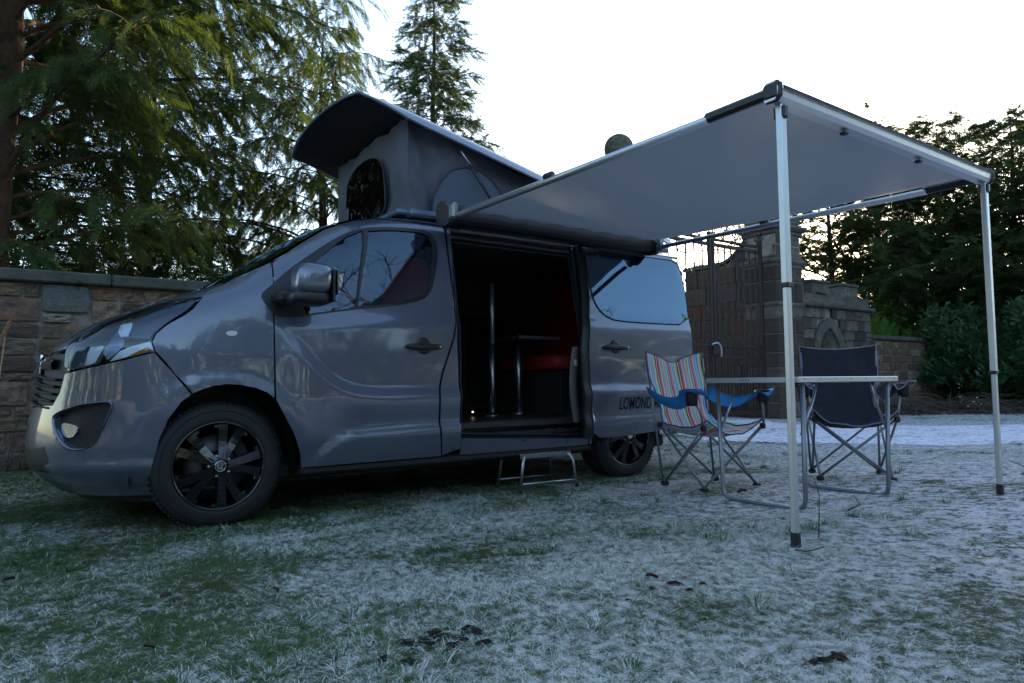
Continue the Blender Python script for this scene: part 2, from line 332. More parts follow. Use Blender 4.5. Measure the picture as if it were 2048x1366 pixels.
def bigmesh(name, v, f, mt, parent=None, smooth=False):
    """numpy arrays -> mesh object; f is (n,3) or (n,4)"""
    me = bpy.data.meshes.new(name); v = np.ascontiguousarray(v, np.float32); f = np.ascontiguousarray(f, np.int32); k = f.shape[1]
    me.vertices.add(len(v)); me.vertices.foreach_set('co', v.ravel()); me.loops.add(f.size); me.loops.foreach_set('vertex_index', f.ravel())
    me.polygons.add(len(f)); me.polygons.foreach_set('loop_start', np.arange(0, f.size, k, dtype=np.int32)); me.polygons.foreach_set('loop_total', np.full(len(f), k, np.int32))
    me.polygons.foreach_set('use_smooth', np.full(len(f), smooth)); me.materials.append(mt); me.update(calc_edges=True)
    return link(bpy.data.objects.new(name, me), parent)
def copy_tree(o, parent=None):
    c = o.copy(); col.objects.link(c); c.parent = parent
    for ch in [x for x in sc.objects if x.parent is o]: copy_tree(ch, c)
    return c
# ------------------------------------------------------------------ ground
GYX = np.linspace(-1, 6, 141); GYH = np.interp(GYX, [.3,.9,1.4,1.9,2.5,3.2], [0,.045,.075,.092,.165,.175]); GYH = np.convolve(np.pad(GYH, 4, mode='edge'), np.ones(9)/9, mode='valid')
def gz(x, y):
    """height of the ground: level under the van, a gentle rise on the open side"""
    h = float(np.interp(-y, GYX, GYH))
    far = max(0, math.hypot(x-2, y+1)-9)
    h += .014*math.exp(-far*.1)*(noise.noise((x*1.3, y*1.3, 3))+.5*noise.noise((x*4.1, y*4.1, 7)))
    return h
def axis_(dense0, dense1, step, far0, far1):
    a = list(np.arange(dense0, dense1, step)); s = step; x = a[-1]
    while x < far1: s *= 1.18; x += s; a.append(min(x, far1))
    s = step; x = a[0]; lo = []
    while x > far0: s *= 1.18; x -= s; lo.append(max(x, far0))
    return np.array(lo[::-1]+a)
gx, gy = axis_(-4, 13, .085, -400, 600), axis_(-5, 5, .085, -300, 900)
V = np.array([[(x, y, gz(x, y)) for y in gy] for x in gx])
na, nb = V.shape[:2]; ii = np.arange(na-1)[:,None]*nb+np.arange(nb-1)[None,:]
F = np.stack([ii, ii+nb, ii+nb+1, ii+1], -1).reshape(-1,4)
tag(bigmesh('ground', V.reshape(-1,3), F, M['ground'], smooth=True), kind='structure')
# frosted drive that comes through the gate and swings away to the right
Lp = [(7.9,30),(7.9,12),(7.7,5),(7.2,3.2),(6.3,1.9),(6.7,1.1),(7.3,.4),(7.9,-.8),(8.9,-2.4),(11,-4.5),(16,-8),(40,-22)]
Rp = [(11.1,30),(11.1,12),(11.1,5),(10.8,4.0),(10.0,3.3),(10.2,2.5),(10.9,1.6),(12.3,.5),(14,-.4),(17,-1.4),(23,-3),(50,-10)]
def dens(P, k=6):
    o = []
    for i in range(len(P)-1):
        for j in range(k): o.append(tuple(P[i][a]+(P[i+1][a]-P[i][a])*j/k for a in (0,1)))
    return o+[P[-1]]
Ld, Rd = dens(Lp), dens(Rp); rd = []
for a, b in zip(Ld, Rd):
    row = []
    for k in range(17):
        t = k/16; w = .12*noise.noise((a[0]*1.5, a[1]*1.5, t*3)) if k in (0,16) else 0
        x, y = a[0]+(b[0]-a[0])*t+w, a[1]+(b[1]-a[1])*t; row.append((x, y, gz(x, y)+.004+.022*math.sin(math.pi*min(1,max(0,t)))**.5))
    rd.append(row)
tag(MB().grid(rd).build('road', M['road']), kind='structure')

# ---- van body surface: s<0 wraps round the nose to the centreline, s>=0 runs back along the side; z is height
YC = 0.978
_Z = np.linspace(0.12, 1.968, 925)
def _tab(pts, sm=10):
    p = np.array(pts, float); v = np.interp(_Z, p[:, 0], p[:, 1])
    k = np.exp(-0.5*(np.arange(-3*sm, 3*sm+1)/sm)**2); k /= k.sum()
    return np.convolve(np.pad(v, 3*sm, mode='edge'), k, mode='valid')
T_Y = _tab([(.12,.10),(.2,.06),(.3,.03),(.45,.005),(.7,0),(.95,.005),(1.15,.02),(1.3,.045),(1.5,.09),(1.7,.135),(1.84,.175),(1.90,.22),(1.93,.30),(1.95,.45),(1.962,.70),(1.968,.97)], 4)
T_F = _tab([(.12,-.62),(.2,-.72),(.28,-.83),(.35,-.86),(.45,-.87),(.56,-.862),(.76,-.825),(.90,-.80),(1.0,-.76),(1.11,-.62),(1.2,-.44),(1.3,-.19),(1.36,-.04),(1.55,.24),(1.76,.55),(1.85,.70),(1.90,.83),(1.93,.95),(1.95,1.10),(1.968,1.45)])
T_A = _tab([(.12,.75),(.2,.80),(.35,.9),(.45,.95),(.56,.95),(.76,.9),(1.0,.9),(1.11,.85),(1.2,.75),(1.3,.65),(1.36,.6),(1.968,.6)])
T_N = _tab([(.12,2.6),(.56,2.6),(.76,2.7),(.9,2.9),(1.0,3.2),(1.11,3.6),(1.2,4),(1.3,4.2),(1.6,4.2),(1.8,3.8),(1.9,3),(1.968,2.6)])
SN = 0.95
def sstep(t):
    t = np.clip(t, 0, 1); return t*t*(3-2*t)
C1 = np.array(((.26,1.18),(.33,1.12),(.47,.985),(.62,.84),(.70,.795),(.80,.765),(.95,.755),(1.35,.757),(4.1,.757)))
C2 = np.array(((.26,1.10),(.40,.96),(.55,.81),(.66,.74),(.76,.705),(.85,.695),(.95,.69),(1.35,.69),(4.1,.69)))
C3 = np.array(((.50,.33),(.56,.40),(.64,.455),(.72,.48),(.84,.495),(1.3,.505),(4.1,.52)))
def body_disp(x, z):
    z1 = np.interp(x, C1[:,0], C1[:,1]); z2 = np.interp(x, C2[:,0], C2[:,1])
    d = .024*sstep((z1-z)/(z1-z2))*sstep((x-.24)/.25)
    z3 = np.interp(x, C3[:,0], C3[:,1])
    d = d - .012*sstep((z2-.03-z)/np.maximum(z2-.03-z3-.02,.05))*sstep((x-.5)/.3) + .020*sstep((z3-z)/.022)*sstep((x-.47)/.1)
    d = d - .016*sstep((z-np.interp(x,[.3,1.4,4],[1.09,1.19,1.2]))/.07)*sstep((x-.2)/.3)
    for wx in (0., 3.098):
        r = np.hypot(x-wx, z-.33)
        d = d + .009*sstep((.535-r)/.075)*sstep((z-.42)/.25)
    d = d + sstep((-.22-x)/.12)*(.014*np.exp(-((z-.35)/.028)**2)-.035*sstep((.315-z)/.07))
    return d
def body(s, z, disp=True):
    s = np.asarray(s, float); z = np.asarray(z, float)
    yt = np.interp(z, _Z, T_Y); xf = np.interp(z, _Z, T_F); A = np.interp(z, _Z, T_A); n = np.interp(z, _Z, T_N)
    ph = np.clip(-s/SN, 0, 1)*math.pi/2
    c = np.maximum(np.cos(ph), 1e-9); q = np.maximum(np.sin(ph), 1e-9)
    r = (c**n+q**n)**(-1/n)
    x = np.where(s < 0, xf+A-A*r*q, xf+A+np.maximum(s,0)); y = np.where(s < 0, yt+(YC-yt)*(1-r*c), yt)
    y = y + .16*np.clip((x-3.75)/.3, 0, 1.2)**2.5
    if disp: y = y - body_disp(x, z)*np.where(s < 0, np.cos(ph), 1)
    return np.stack([x, y, z+0*x], -1)
def body_off(s, z, off, disp=True):
    e = 2e-3
    p = body(s, z, disp); a = body(s+e, z, False)-body(s-e, z, False); b = body(s, z+e, False)-body(s, z-e, False)
    nn = np.cross(a, b); nn /= np.linalg.norm(nn, axis=-1, keepdims=True)+1e-12
    return p+nn*off

def body_u(u, z, off=0.):
    z = np.asarray(z, float); u = np.asarray(u, float)
    return body_off(u-np.interp(z, _Z, T_F)-np.interp(z, _Z, T_A), z, off)

# panel outlines on that surface: (distance along, height)
P_front_door = [(0.346,1.501),(0.446,1.581),(0.531,1.649),(0.7,1.771),(0.865,1.847),(0.997,1.88),(1.259,1.931),(1.455,1.936),(1.493,1.915),(1.496,1.85),(1.488,1.699),(1.491,1.483),(1.496,1.342),(1.486,1.201),(1.456,1.08),(1.401,0.945),(1.361,0.845),(1.327,0.698),(1.331,0.471),(1.353,0.3),(1.059,0.299),(0.729,0.299),(0.439,0.297),(0.433,0.356),(0.418,0.414),(0.387,0.502),(0.336,0.598),(0.288,0.689),(0.283,0.916),(0.281,1.146),(0.31,1.386)]
P_window_frame = [(0.236,1.288),(0.248,1.251),(0.282,1.178),(0.313,1.162),(0.493,1.184),(0.746,1.231),(1.088,1.279),(1.255,1.323),(1.327,1.383),(1.383,1.527),(1.418,1.674),(1.411,1.779),(1.359,1.824),(1.226,1.829),(1.012,1.808),(0.886,1.782),(0.787,1.736),(0.649,1.645),(0.479,1.517),(0.346,1.41),(0.259,1.32)]
P_glass_front = [(0.494,1.464),(0.592,1.553),(0.683,1.631),(0.776,1.709),(0.883,1.76),(0.767,1.251),(0.555,1.205),(0.47,1.195),(0.438,1.275),(0.457,1.399)]
P_glass_main = [(0.934,1.773),(1.112,1.803),(1.3,1.813),(1.379,1.782),(1.385,1.688),(1.352,1.524),(1.297,1.387),(1.222,1.321),(1.054,1.294),(0.796,1.256)]
P_fender = [(0.017,1.302),(0.067,1.347),(0.138,1.399),(0.221,1.442),(0.34,1.505),(0.303,1.385),(0.273,1.146),(0.275,0.916),(0.276,0.701),(0.238,0.733),(0.175,0.759),(0.102,0.776),(0.042,0.782),(-0.008,0.772),(-0.044,0.754),(-0.07,0.734),(-0.122,0.84),(-0.164,0.956),(-0.165,1.005),(-0.145,1.048),(-0.107,1.095),(-0.054,1.149),(-0.025,1.19),(0.005,1.251)]
P_side_panel = [(1.506,1.911),(1.546,1.891),(1.54,1.817),(1.517,1.557),(1.502,1.272),(1.487,1.064),(1.49,0.795),(1.489,0.562),(1.496,0.34),(1.362,0.306),(1.346,0.471),(1.342,0.698),(1.377,0.842),(1.416,0.942),(1.473,1.081),(1.497,1.201),(1.512,1.343),(1.507,1.484),(1.505,1.701),(1.515,1.853)]
P_bumper = [(-0.289,0.95),(-0.217,0.843),(-0.152,0.728),(-0.183,0.69),(-0.218,0.603),(-0.24,0.495),(-0.244,0.392),(-0.247,0.286),(-0.287,0.214),(-0.06,0.22),(-0.3,0.2),(-0.6,0.2),(-0.95,0.2),(-0.95,0.66),(-0.8,0.66),(-0.715,0.674),(-0.607,0.676),(-0.579,0.747),(-0.567,0.843),(-0.451,0.877),(-0.364,0.911)]
P_fog_recess = [(-0.499,0.632),(-0.404,0.684),(-0.331,0.701),(-0.298,0.698),(-0.297,0.657),(-0.31,0.573),(-0.333,0.497),(-0.353,0.469),(-0.385,0.457),(-0.418,0.461),(-0.448,0.491),(-0.475,0.547),(-0.496,0.598)]
P_fog_lip = [(-0.531,0.639),(-0.504,0.663),(-0.426,0.694),(-0.499,0.632),(-0.496,0.598),(-0.475,0.547),(-0.448,0.491),(-0.418,0.461),(-0.385,0.457),(-0.353,0.469),(-0.34,0.454),(-0.393,0.429),(-0.443,0.443),(-0.487,0.487),(-0.521,0.563)]
P_fog_lamp = [(-0.475,0.591),(-0.44,0.584),(-0.407,0.574),(-0.405,0.548),(-0.425,0.51),(-0.457,0.516),(-0.474,0.552)]
P_headlight = [(-0.479,0.854),(-0.466,0.969),(-0.446,1.003),(-0.381,1.056),(-0.333,1.1),(-0.275,1.137),(-0.217,1.183),(-0.117,1.235),(-0.006,1.254),(-0.04,1.186),(-0.101,1.111),(-0.148,1.051),(-0.17,1.0),(-0.164,0.958),(-0.257,0.922),(-0.354,0.884)]
P_bonnet = [(-0.4,1.267),(-0.409,1.264),(-0.507,1.248),(-0.538,1.195),(-0.559,1.152),(-0.58,1.114),(-0.586,1.069),(-0.606,1.015),(-0.604,0.98),(-0.673,0.966),(-0.7,0.97),(-0.95,0.99),(-0.95,1.3),(-0.7,1.31),(-0.5,1.33),(-0.495,1.367),(-0.483,1.348),(-0.471,1.315)]
P_windscreen = [(-0.503,1.375),(-0.501,1.416),(-0.485,1.463),(-0.477,1.542),(-0.479,1.604),(-0.489,1.678),(-0.521,1.809),(-0.528,1.886),(-0.6,1.84),(-0.95,1.85),(-0.95,1.32),(-0.7,1.33),(-0.55,1.345)]
P_headlight_side = [(-0.169,0.995),(-0.167,0.955),(-0.289,0.907),(-0.274,0.95),(-0.233,0.976)]
P_headlight_lens = [(-0.394,0.883),(-0.37,0.993),(-0.309,1.012),(-0.343,0.934),(-0.36,0.892)]
P_lampA = [(-0.476,0.859),(-0.46,0.966),(-0.437,0.997),(-0.378,0.983),(-0.398,0.878)]
P_lampB = [(-0.39,0.883),(-0.379,0.943),(-0.363,0.984),(-0.313,0.991),(-0.326,0.957),(-0.356,0.898)]
P_lampC = [(-0.323,0.944),(-0.295,1.006),(-0.272,1.071),(-0.263,1.079),(-0.245,1.021),(-0.255,0.984),(-0.284,0.943),(-0.308,0.92)]
P_lampD = [(-0.259,1.065),(-0.251,1.11),(-0.215,1.123),(-0.212,1.092),(-0.229,1.037),(-0.251,1.035)]
P_lampE = [(-0.306,0.904),(-0.268,0.958),(-0.228,0.984),(-0.171,1.013),(-0.169,0.995),(-0.169,0.958),(-0.238,0.932)]
P_lampF = [(-0.26,0.922),(-0.227,0.947),(-0.181,0.982),(-0.175,0.958),(-0.211,0.94)]
P_lampT = [(-0.221,1.026),(-0.203,1.111),(-0.162,1.166),(-0.105,1.217),(-0.022,1.238),(-0.046,1.189),(-0.103,1.117),(-0.153,1.056),(-0.17,1.024)]
P_indicator = [(0.074,1.068),(0.086,1.074),(0.11,1.075),(0.113,1.061),(0.1,1.047),(0.079,1.046),(0.07,1.054)]
P_door_handle = [(1.107,1.025),(1.171,1.029),(1.208,1.047),(1.282,1.049),(1.31,1.033),(1.367,1.034),(1.365,0.998),(1.308,0.993),(1.26,0.973),(1.212,0.975),(1.17,0.99),(1.105,0.989)]
P_grille = [(-0.715,0.674),(-0.607,0.676),(-0.579,0.747),(-0.57,0.849),(-0.596,0.966),(-0.668,0.96),(-0.75,0.98),(-0.95,0.98),(-0.95,0.67),(-0.8,0.67)]
P_lower_intake = [(-0.729,0.436),(-0.621,0.463),(-0.595,0.394),(-0.597,0.328),(-0.744,0.316),(-0.95,0.3),(-0.95,0.44)]
P_top_rail = [(-0.017,1.929),(0.019,1.925),(0.454,1.937),(1.322,1.913),(2.166,1.902),(2.52,1.855),(3.45,1.9),(0.1,1.9)]
P_slide_door = [(2.71,1.838),(2.702,1.711),(2.69,1.55),(2.674,1.388),(2.635,1.232),(2.589,1.008),(2.593,0.786),(2.593,0.528),(2.6,0.365),(2.873,0.365),(3.145,0.378),(3.492,0.406),(3.698,0.434),(3.736,0.779),(3.78,1.241),(3.808,1.461),(3.812,1.708),(3.801,1.831),(3.471,1.832)]
P_slide_glass = [(2.707,1.811),(2.702,1.653),(2.699,1.502),(2.708,1.402),(2.742,1.32),(2.816,1.269),(2.911,1.237),(3.292,1.233),(3.773,1.24),(3.805,1.474),(3.806,1.707),(3.792,1.807),(3.46,1.805)]
P_slide_handle = [(2.731,1.053),(2.821,1.059),(2.877,1.084),(2.936,1.081),(2.96,1.058),(3.004,1.055),(3.002,1.024),(2.957,1.019),(2.911,0.99),(2.846,0.993),(2.817,1.012),(2.728,1.014)]
# ================================================================== the campervan
def inpoly(P, poly):
    x, y = P[:,0], P[:,1]; r = np.zeros(len(P), bool); n = len(poly)
    for i in range(n):
        x0, y0 = poly[i]; x1, y1 = poly[(i+1)%n]
        if y0 == y1: continue
        r ^= ((y0 > y) != (y1 > y)) & (x < (x1-x0)*(y-y0)/(y1-y0)+x0)
    return r
def chaikin(p, k=1):
    for _ in range(k):
        q = []
        for i in range(len(p)):
            a, b = p[i], p[(i+1)%len(p)]; q += [(a[0]*.75+b[0]*.25, a[1]*.75+b[1]*.25), (a[0]*.25+b[0]*.75, a[1]*.25+b[1]*.75)]
        p = q
    return p
def densify(p, st):
    o = []
    for i in range(len(p)):
        a, b = p[i], p[(i+1)%len(p)]; k = max(1, int(math.hypot(b[0]-a[0], b[1]-a[1])/st))
        for j in range(k): o.append((a[0]+(b[0]-a[0])*j/k, a[1]+(b[1]-a[1])*j/k))
    return o
def panel_geo(poly, space='u', off=0., holes=(), lip=.016, step=.035, extra=None):
    loops = [densify(poly, step)]+[densify(h, step) for h in holes]
    pts = []; edges = []
    for lp in loops:
        b = len(pts); pts += lp; edges += [(b+i, b+(i+1)%len(lp)) for i in range(len(lp))]
    B = np.array(poly); x0, y0 = B.min(0); x1, y1 = B.max(0)
    gx_, gy_ = np.meshgrid(np.arange(x0, x1, step), np.arange(y0, y1, step)); G = np.stack([gx_.ravel(), gy_.ravel()], 1)
    ok = inpoly(G, poly)
    for h in holes: ok &= ~inpoly(G, h)
    G = G[ok]; bp = np.array(pts)
    if len(G):
        d = np.min(np.hypot(G[:,None,0]-bp[None,:,0], G[:,None,1]-bp[None,:,1]), 1); G = G[d > step*.45]
    allp = [Vector(p) for p in pts]+[Vector(p) for p in G]
    vv, ee, ff, ov, oe, of = delaunay_2d_cdt(allp, edges, [], 0, 1e-6)
    vv = np.array([(p.x, p.y) for p in vv]); ff = np.array([list(f) for f in ff]); c = vv[ff].mean(1)
    ok = inpoly(c, poly)
    for h in holes: ok &= ~inpoly(c, h)
    ff = ff[ok]
    def S(p, o_):
        o_ = o_+(extra(p[:,0], p[:,1]) if extra else 0)
        if np.ndim(o_): o_ = o_[:,None]
        return body_off(p[:,0], p[:,1], o_) if space == 's' else body_u(p[:,0], p[:,1], o_)
    v = S(vv, off); V3 = [tuple(p) for p in v]; F3 = [tuple(f) for f in ff]; nsm = len(F3)
    lo = len(V3)
    for k, lp in enumerate(loops):
        a = np.array(lp); top = S(a, off); bot = S(a, off-lip); b = len(V3); n = len(lp)
        V3 += [tuple(p) for p in top]+[tuple(p) for p in bot]
        for i in range(n):
            j = (i+1)%n
            if space == 's' and a[i][0] < -.944 and a[j][0] < -.944: continue
            F3.append((b+i, b+n+i, b+n+j, b+j))
    return V3, F3, nsm
def add_panel(mb, mt, geo, both=False, mirror=False):
    V3, F3, nsm = geo
    for mir in ((False, True) if both else (mirror,)):
        v = [(p[0], 2*YC-p[1], p[2]) for p in V3] if mir else V3
        f = [q[::-1] for q in F3] if mir else F3
        mb.add(v, f[:nsm], mt, True); mb.sm[-nsm:] = [True]*nsm
        used = f[nsm:]; mb.v_base = None
        # lips share the vertices of the same add() call
        n0 = mb.n-len(v); mb.f.extend([tuple(i+n0 for i in q) for q in used]); mb.mi.extend([mb.mats.index(mt)]*len(used)); mb.sm.extend([False]*len(used))
    return mb
def panel(name, mt, parent, poly, both=False, mirror=False, **kw):
    mb = MB(); add_panel(mb, mt, panel_geo(poly, **kw), both, mirror); return mb.build(name, mt, parent)
van = tag(empty('campervan'), 'dark metallic grey campervan with raised pop-top roof and open sliding door, parked on frosty grass', 'campervan')
def arc(cx, cz, r, a0, a1, n): return [(cx+r*math.cos(R_(a0+(a1-a0)*i/n)), cz+r*math.sin(R_(a0+(a1-a0)*i/n))) for i in range(n+1)]
FD = P_front_door; WF = chaikin(P_window_frame, 1)
GF = chaikin([(.50,1.47),(.60,1.56),(.69,1.637),(.783,1.712),(.893,1.768),(.878,1.70),(.785,1.262),(.73,1.238),(.47,1.19),(.44,1.275),(.455,1.40)], 0)
GM = chaikin([(.925,1.768),(1.02,1.786),(1.112,1.797),(1.29,1.805),(1.358,1.788),(1.385,1.74),(1.385,1.688),(1.352,1.524),(1.305,1.387),(1.27,1.335),(1.20,1.312),(1.054,1.288),(.80,1.258),(.83,1.40)], 0)
fdoor = panel('front_door', M['paint'], van, FD, holes=[WF], step=.024)
fend = panel('fender', M['paint'], van, P_fender, holes=[], step=.024)
for o in (fend,): pass
# the door's black window surround, glass and divider
wf = panel('window_frame', M['black'], fdoor, WF, holes=[GF, GM], off=.003, lip=.03, step=.03)
panel('glass', M['glass'], fdoor, GF, off=-.008, lip=.004, step=.05)
panel('glass', M['glass'], fdoor, GM, off=-.008, lip=.004, step=.05)
panel('side_panel', M['paint'], van, P_side_panel, step=.024)
# bumper with the fog lamp recess cut out of it
FR = chaikin(P_fog_recess, 2)
uo = lambda p: [(a-float(np.interp(b,_Z,T_F)+np.interp(b,_Z,T_A)), b) for a, b in p]
FRs = uo(FR)
LI = P_lower_intake
bum = panel('bumper', M['paint'], van, P_bumper, space='s', both=True, holes=[FRs], step=.03, lip=.03)
for mir in (False, True): panel('fog_recess', M['black'], bum, FRs, space='s', mirror=mir, off=-.03, lip=.01, step=.03)
cx_, cz_ = np.mean(np.array(FRs), 0)
def fog_ring(mb, s=1):
    P = np.array(FRs+[FRs[0]]); o = np.array([cx_, cz_]); w = 1+.09*np.clip((o[0]-P[:,:1])/.09, -.3, 1)+.07*np.clip((o[1]-P[:,1:])/.09, -.3, 1)
    prof = [(1.0, -.03), (1.0, .004), (1.06, .012), (1.14, .010), (1.22, .002)]
    rows = []
    for k, (r, h) in enumerate(prof):
        q = o+(P-o)*(1+(w-1)*(r-1)*6); rows.append(body_off(q[:,0], q[:,1], h))
    if s == 1: mb.grid(np.array(rows))
    else: mb.grid(np.array([[(p[0], 2*YC-p[1], p[2]) for p in r_] for r_ in rows]), flip=True)
for s_ in (1, -1): mb = MB(); fog_ring(mb, s_); mb.build('fog_surround', M['paint'], bum)
panel('fog_lamp', M['fog_glass'], bum, uo(chaikin(P_fog_lamp, 1)), space='s', off=-.018, lip=.012, step=.03)
panel('fog_lamp', M['chrome'], bum, uo(chaikin(P_fog_lamp, 2)), space='s', off=-.018, lip=.012, step=.03, mirror=True)
panel('lower_intake', M['black'], bum, chaikin(LI[:5])+LI[5:] if False else LI, space='s', both=True, off=.002, lip=.02, step=.04)
# valance under the bumper
panel('front_valance', M['black'], van, [(-.24,.20),(-.95,.185),(-.95,.125),(-.3,.14)], space='s', both=True, off=-.03, step=.05)
bon = panel('bonnet', M['paint'], van, P_bonnet, space='s', both=True, step=.03)
panel('windscreen', M['privacy'], van, P_windscreen, space='s', both=True, off=-.004, step=.05)
# cowl under the windscreen
panel('cowl', M['black'], van, [(-.47,1.30),(-.50,1.372),(-.70,1.35),(-.95,1.34),(-.95,1.28),(-.70,1.29)], space='s', both=True, off=-.012, step=.04)
# headlights
HL = chaikin(P_headlight, 1)
for mir in (False, True):
    hl = panel('headlight', M['dark_in'], van, HL, off=-.05, lip=.01, step=.035, mirror=mir)
    mb = MB()
    add_panel(mb, M['dark_in'], panel_geo(HL, off=.000, lip=.05, step=.4), mirror=mir)
    # keep only the side walls of that last panel
    k = [i for i, s_ in enumerate(mb.sm) if not s_]; mb.f = [mb.f[i] for i in k]; mb.mi = [0]*len(k); mb.sm = [False]*len(k)
    mb.build('lamp_rim', M['dark_in'], hl)
    panel('lens', M['lens'], hl, HL, off=.003, lip=.003, step=.03, mirror=mir)
    for nm_, P_, mt_, of_, gr_ in (('reflector', P_lampA, M['tail_sky_tint'], -.012, 0), ('reflector', P_lampB, M['white_refl'], -.010, .10), ('bulb_housing', P_lampC, M['lamp_glow'], -.016, .12), ('reflector', P_lampD, M['white_refl'], -.010, .1), ('reflector', P_lampE, M['white_refl'], -.009, .12), ('tail_sky_tint', P_lampT, M['tail_sky_tint'], -.005, 0)):  # last piece carries the lens tail's sky reflection as colour
        zc_ = sum(p[1] for p in P_)/len(P_); panel(nm_, mt_, hl, P_, off=of_, lip=.035, step=.02, mirror=mir, extra=(lambda a, b: -gr_*(b-zc_)))
    panel('side_marker', M['orange'], hl, P_lampF, off=-.003, lip=.010, step=.03, mirror=mir)
    panel('indicator', M['indic'], van, chaikin(P_indicator, 1), off=.006, lip=.012, step=.02, mirror=mir)
# grille: black backing, chrome-topped bar and slats that follow the nose
gr = panel('grille', M['seal'], van, P_grille, space='s', both=True, off=-.022, lip=.04, step=.05)
def nose_strip(name, z0, z1, s0, proud, mt, parent, thick=.018, slope=0):
    mb = MB(); rows = []
    ss = np.linspace(s0, -.95, 20)
    prof = [(z0, proud-thick), (z0, proud), ((z0+z1)/2, proud+.008), (z1, proud), (z1, proud-thick)]
    for z, o in prof: rows.append(body_off(ss, np.full(20, z)+slope*(ss+.95)*-1, o))
    for mir in (0, 1):
        P = np.array([[(p[0], 2*YC-p[1], p[2]) for p in r_] for r_ in rows]) if mir else np.array(rows)
        mb.grid(P, flip=not mir)
    return mb.build(name, mt, parent)
nose_strip('chrome_bar', .885, .945, -.655, .004, M['chrome'], gr, slope=.05)
for k in range(5): nose_strip('grille_slat', .69+.038*k, .702+.038*k, -.60+.0-.01*(5-k)*.6, .002, M['seal'], gr, .022, slope=.10)
mb = MB(); p = body_off(-.95, .90, .02)
mb.lathe([(0,.0),(.06,.0),(.072,-.006),(.078,-.02)], (p[0]+.030, YC, .90), 'x', 32, M['chrome'])
mb.lathe([(0,.006),(.045,.006),(.05,0)], (p[0]+.024, YC, .90), 'x', 24, M['gloss_black'])
mb.tube([(p[0]+.016, YC-.03, .925), (p[0]+.016, YC+.02, .915), (p[0]+.016, YC-.02, .885), (p[0]+.016, YC+.03, .875)], .006, 6, M['chrome'])
mb.build('badge', None, gr)
for v in gr.data.vertices: pass
# quarter panel behind the (open) side door, far side, roof, tail
def archcut(cx, x_lo, x_hi, z0=.30, r=.43):
    return [(x_lo, z0)]+arc(cx, .335, r, 182, 0, 22)[0:]+[(x_hi, z0)]
qp = [(2.64,.30),(3.098-.43,.30)]+arc(3.098, .335, .43, 180, 0, 20)+[(3.55,.32),(4.06,.42),(4.09,.60),(4.09,1.2),(4.04,1.55),(3.97,1.80),(3.94,1.885),(2.66,1.885),(2.645,1.6),(2.64,1.0)]
panel('quarter_panel', M['paint'], van, qp, step=.045)
far = [(.43,.30),(2.66,.30)]+arc(3.098, .335, .43, 180, 0, 20)+[(3.55,.32),(4.06,.42),(4.09,.60),(4.09,1.2),(4.04,1.55),(3.94,1.885),(1.5,1.9),(1.26,1.93),(.997,1.88),(.865,1.847),(.70,1.771),(.531,1.649),(.446,1.581),(.346,1.501),(.31,1.386),(.281,1.146),(.283,.916),(.285,.69),(.332,.598),(.382,.503),(.411,.416)]
g3 = chaikin([(1.62,1.30),(3.95,1.26),(3.9,1.78),(1.62,1.80)], 2)
fs = panel('far_side', M['paint'], van, far, mirror=True, holes=[GF, GM, g3], step=.05)
for g_ in (GF, GM): panel('glass', M['glass'], fs, g_, mirror=True, off=-.01, lip=.004, step=.08)
panel('glass', M['privacy'], fs, g3, mirror=True, off=-.01, lip=.004, step=.08)
panel('fender', M['paint'], van, P_fender, step=.05, mirror=True)
# roof skin: gutter to crown, from the windscreen header back
rows = []
for z in list(np.linspace(1.885, 1.93, 5))+list(np.linspace(1.938, 1.9675, 9)):
    x0 = float(np.interp(z,_Z,T_F)+np.interp(z,_Z,T_A)); r_ = []
    for s_ in list(np.linspace(-.95, 0, 22))+list(np.linspace(.03, 3.9-x0, 30)): r_.append(tuple(body_off(s_, z, -.002, False)))
    rows.append(r_)
mb = MB(); mb.grid(rows, flip=True); mb.grid([[(p[0], 2*YC-p[1], p[2]) for p in r_] for r_ in rows]); mb.build('roof', M['paint'], van)
# gutter rail above the door opening, with the bright roller track
mb = MB(); gy_ = float(np.interp(1.885,_Z,T_Y))
mb.tube([(1.52, gy_-.014, 1.893), (2.6, gy_-.018, 1.890), (3.9, gy_-.014, 1.885)], .014, 8, M['paint']); mb.build('gutter', None, van)
mb = MB()
mb.box((2.13, gy_-.010, 1.862), (1.02, .022, .024), mt=M['alu'], bev=.005)
mb.box((1.60, gy_-.006, 1.858), (.14, .02, .028), mt=M['paint'], bev=.006); mb.build('roller_track', None, van)
panel('header_panel', M['black'], van, [(1.52,1.795),(2.66,1.795),(3.94,1.80),(3.94,1.875),(1.52,1.875)], off=-.012, step=.06)
# tail
def section(x, dz=0):
    r = []
    for z in np.linspace(.32, 1.9675, 34):
        s_ = x-float(np.interp(z,_Z,T_F)+np.interp(z,_Z,T_A)); p = body_off(s_, z, -.003, False); r.append((x, p[1], z))
    return r
mb = MB(); sec = section(4.03); rows = [[(4.03, p[1]+(2*YC-2*p[1])*t, p[2]) for t in np.linspace(0,1,9)] for p in sec]; mb.grid(rows); mb.build('tailgate', M['paint'], van)
mb = MB(); mb.box((4.05, YC, .46), (.10, 1.78, .24), mt=M['paint'], bev=.03); mb.build('rear_bumper', None, van)
for y_ in (.30, 2*YC-.30):
    mb = MB(); mb.box((4.035, y_, 1.05), (.03, .09, .62), bev=.02); mb.build('tail_light', mat('tail_lens', (.35,.01,.01), .15, coat=.5) if y_ < 1 else bpy.data.materials['tail_lens'], van)
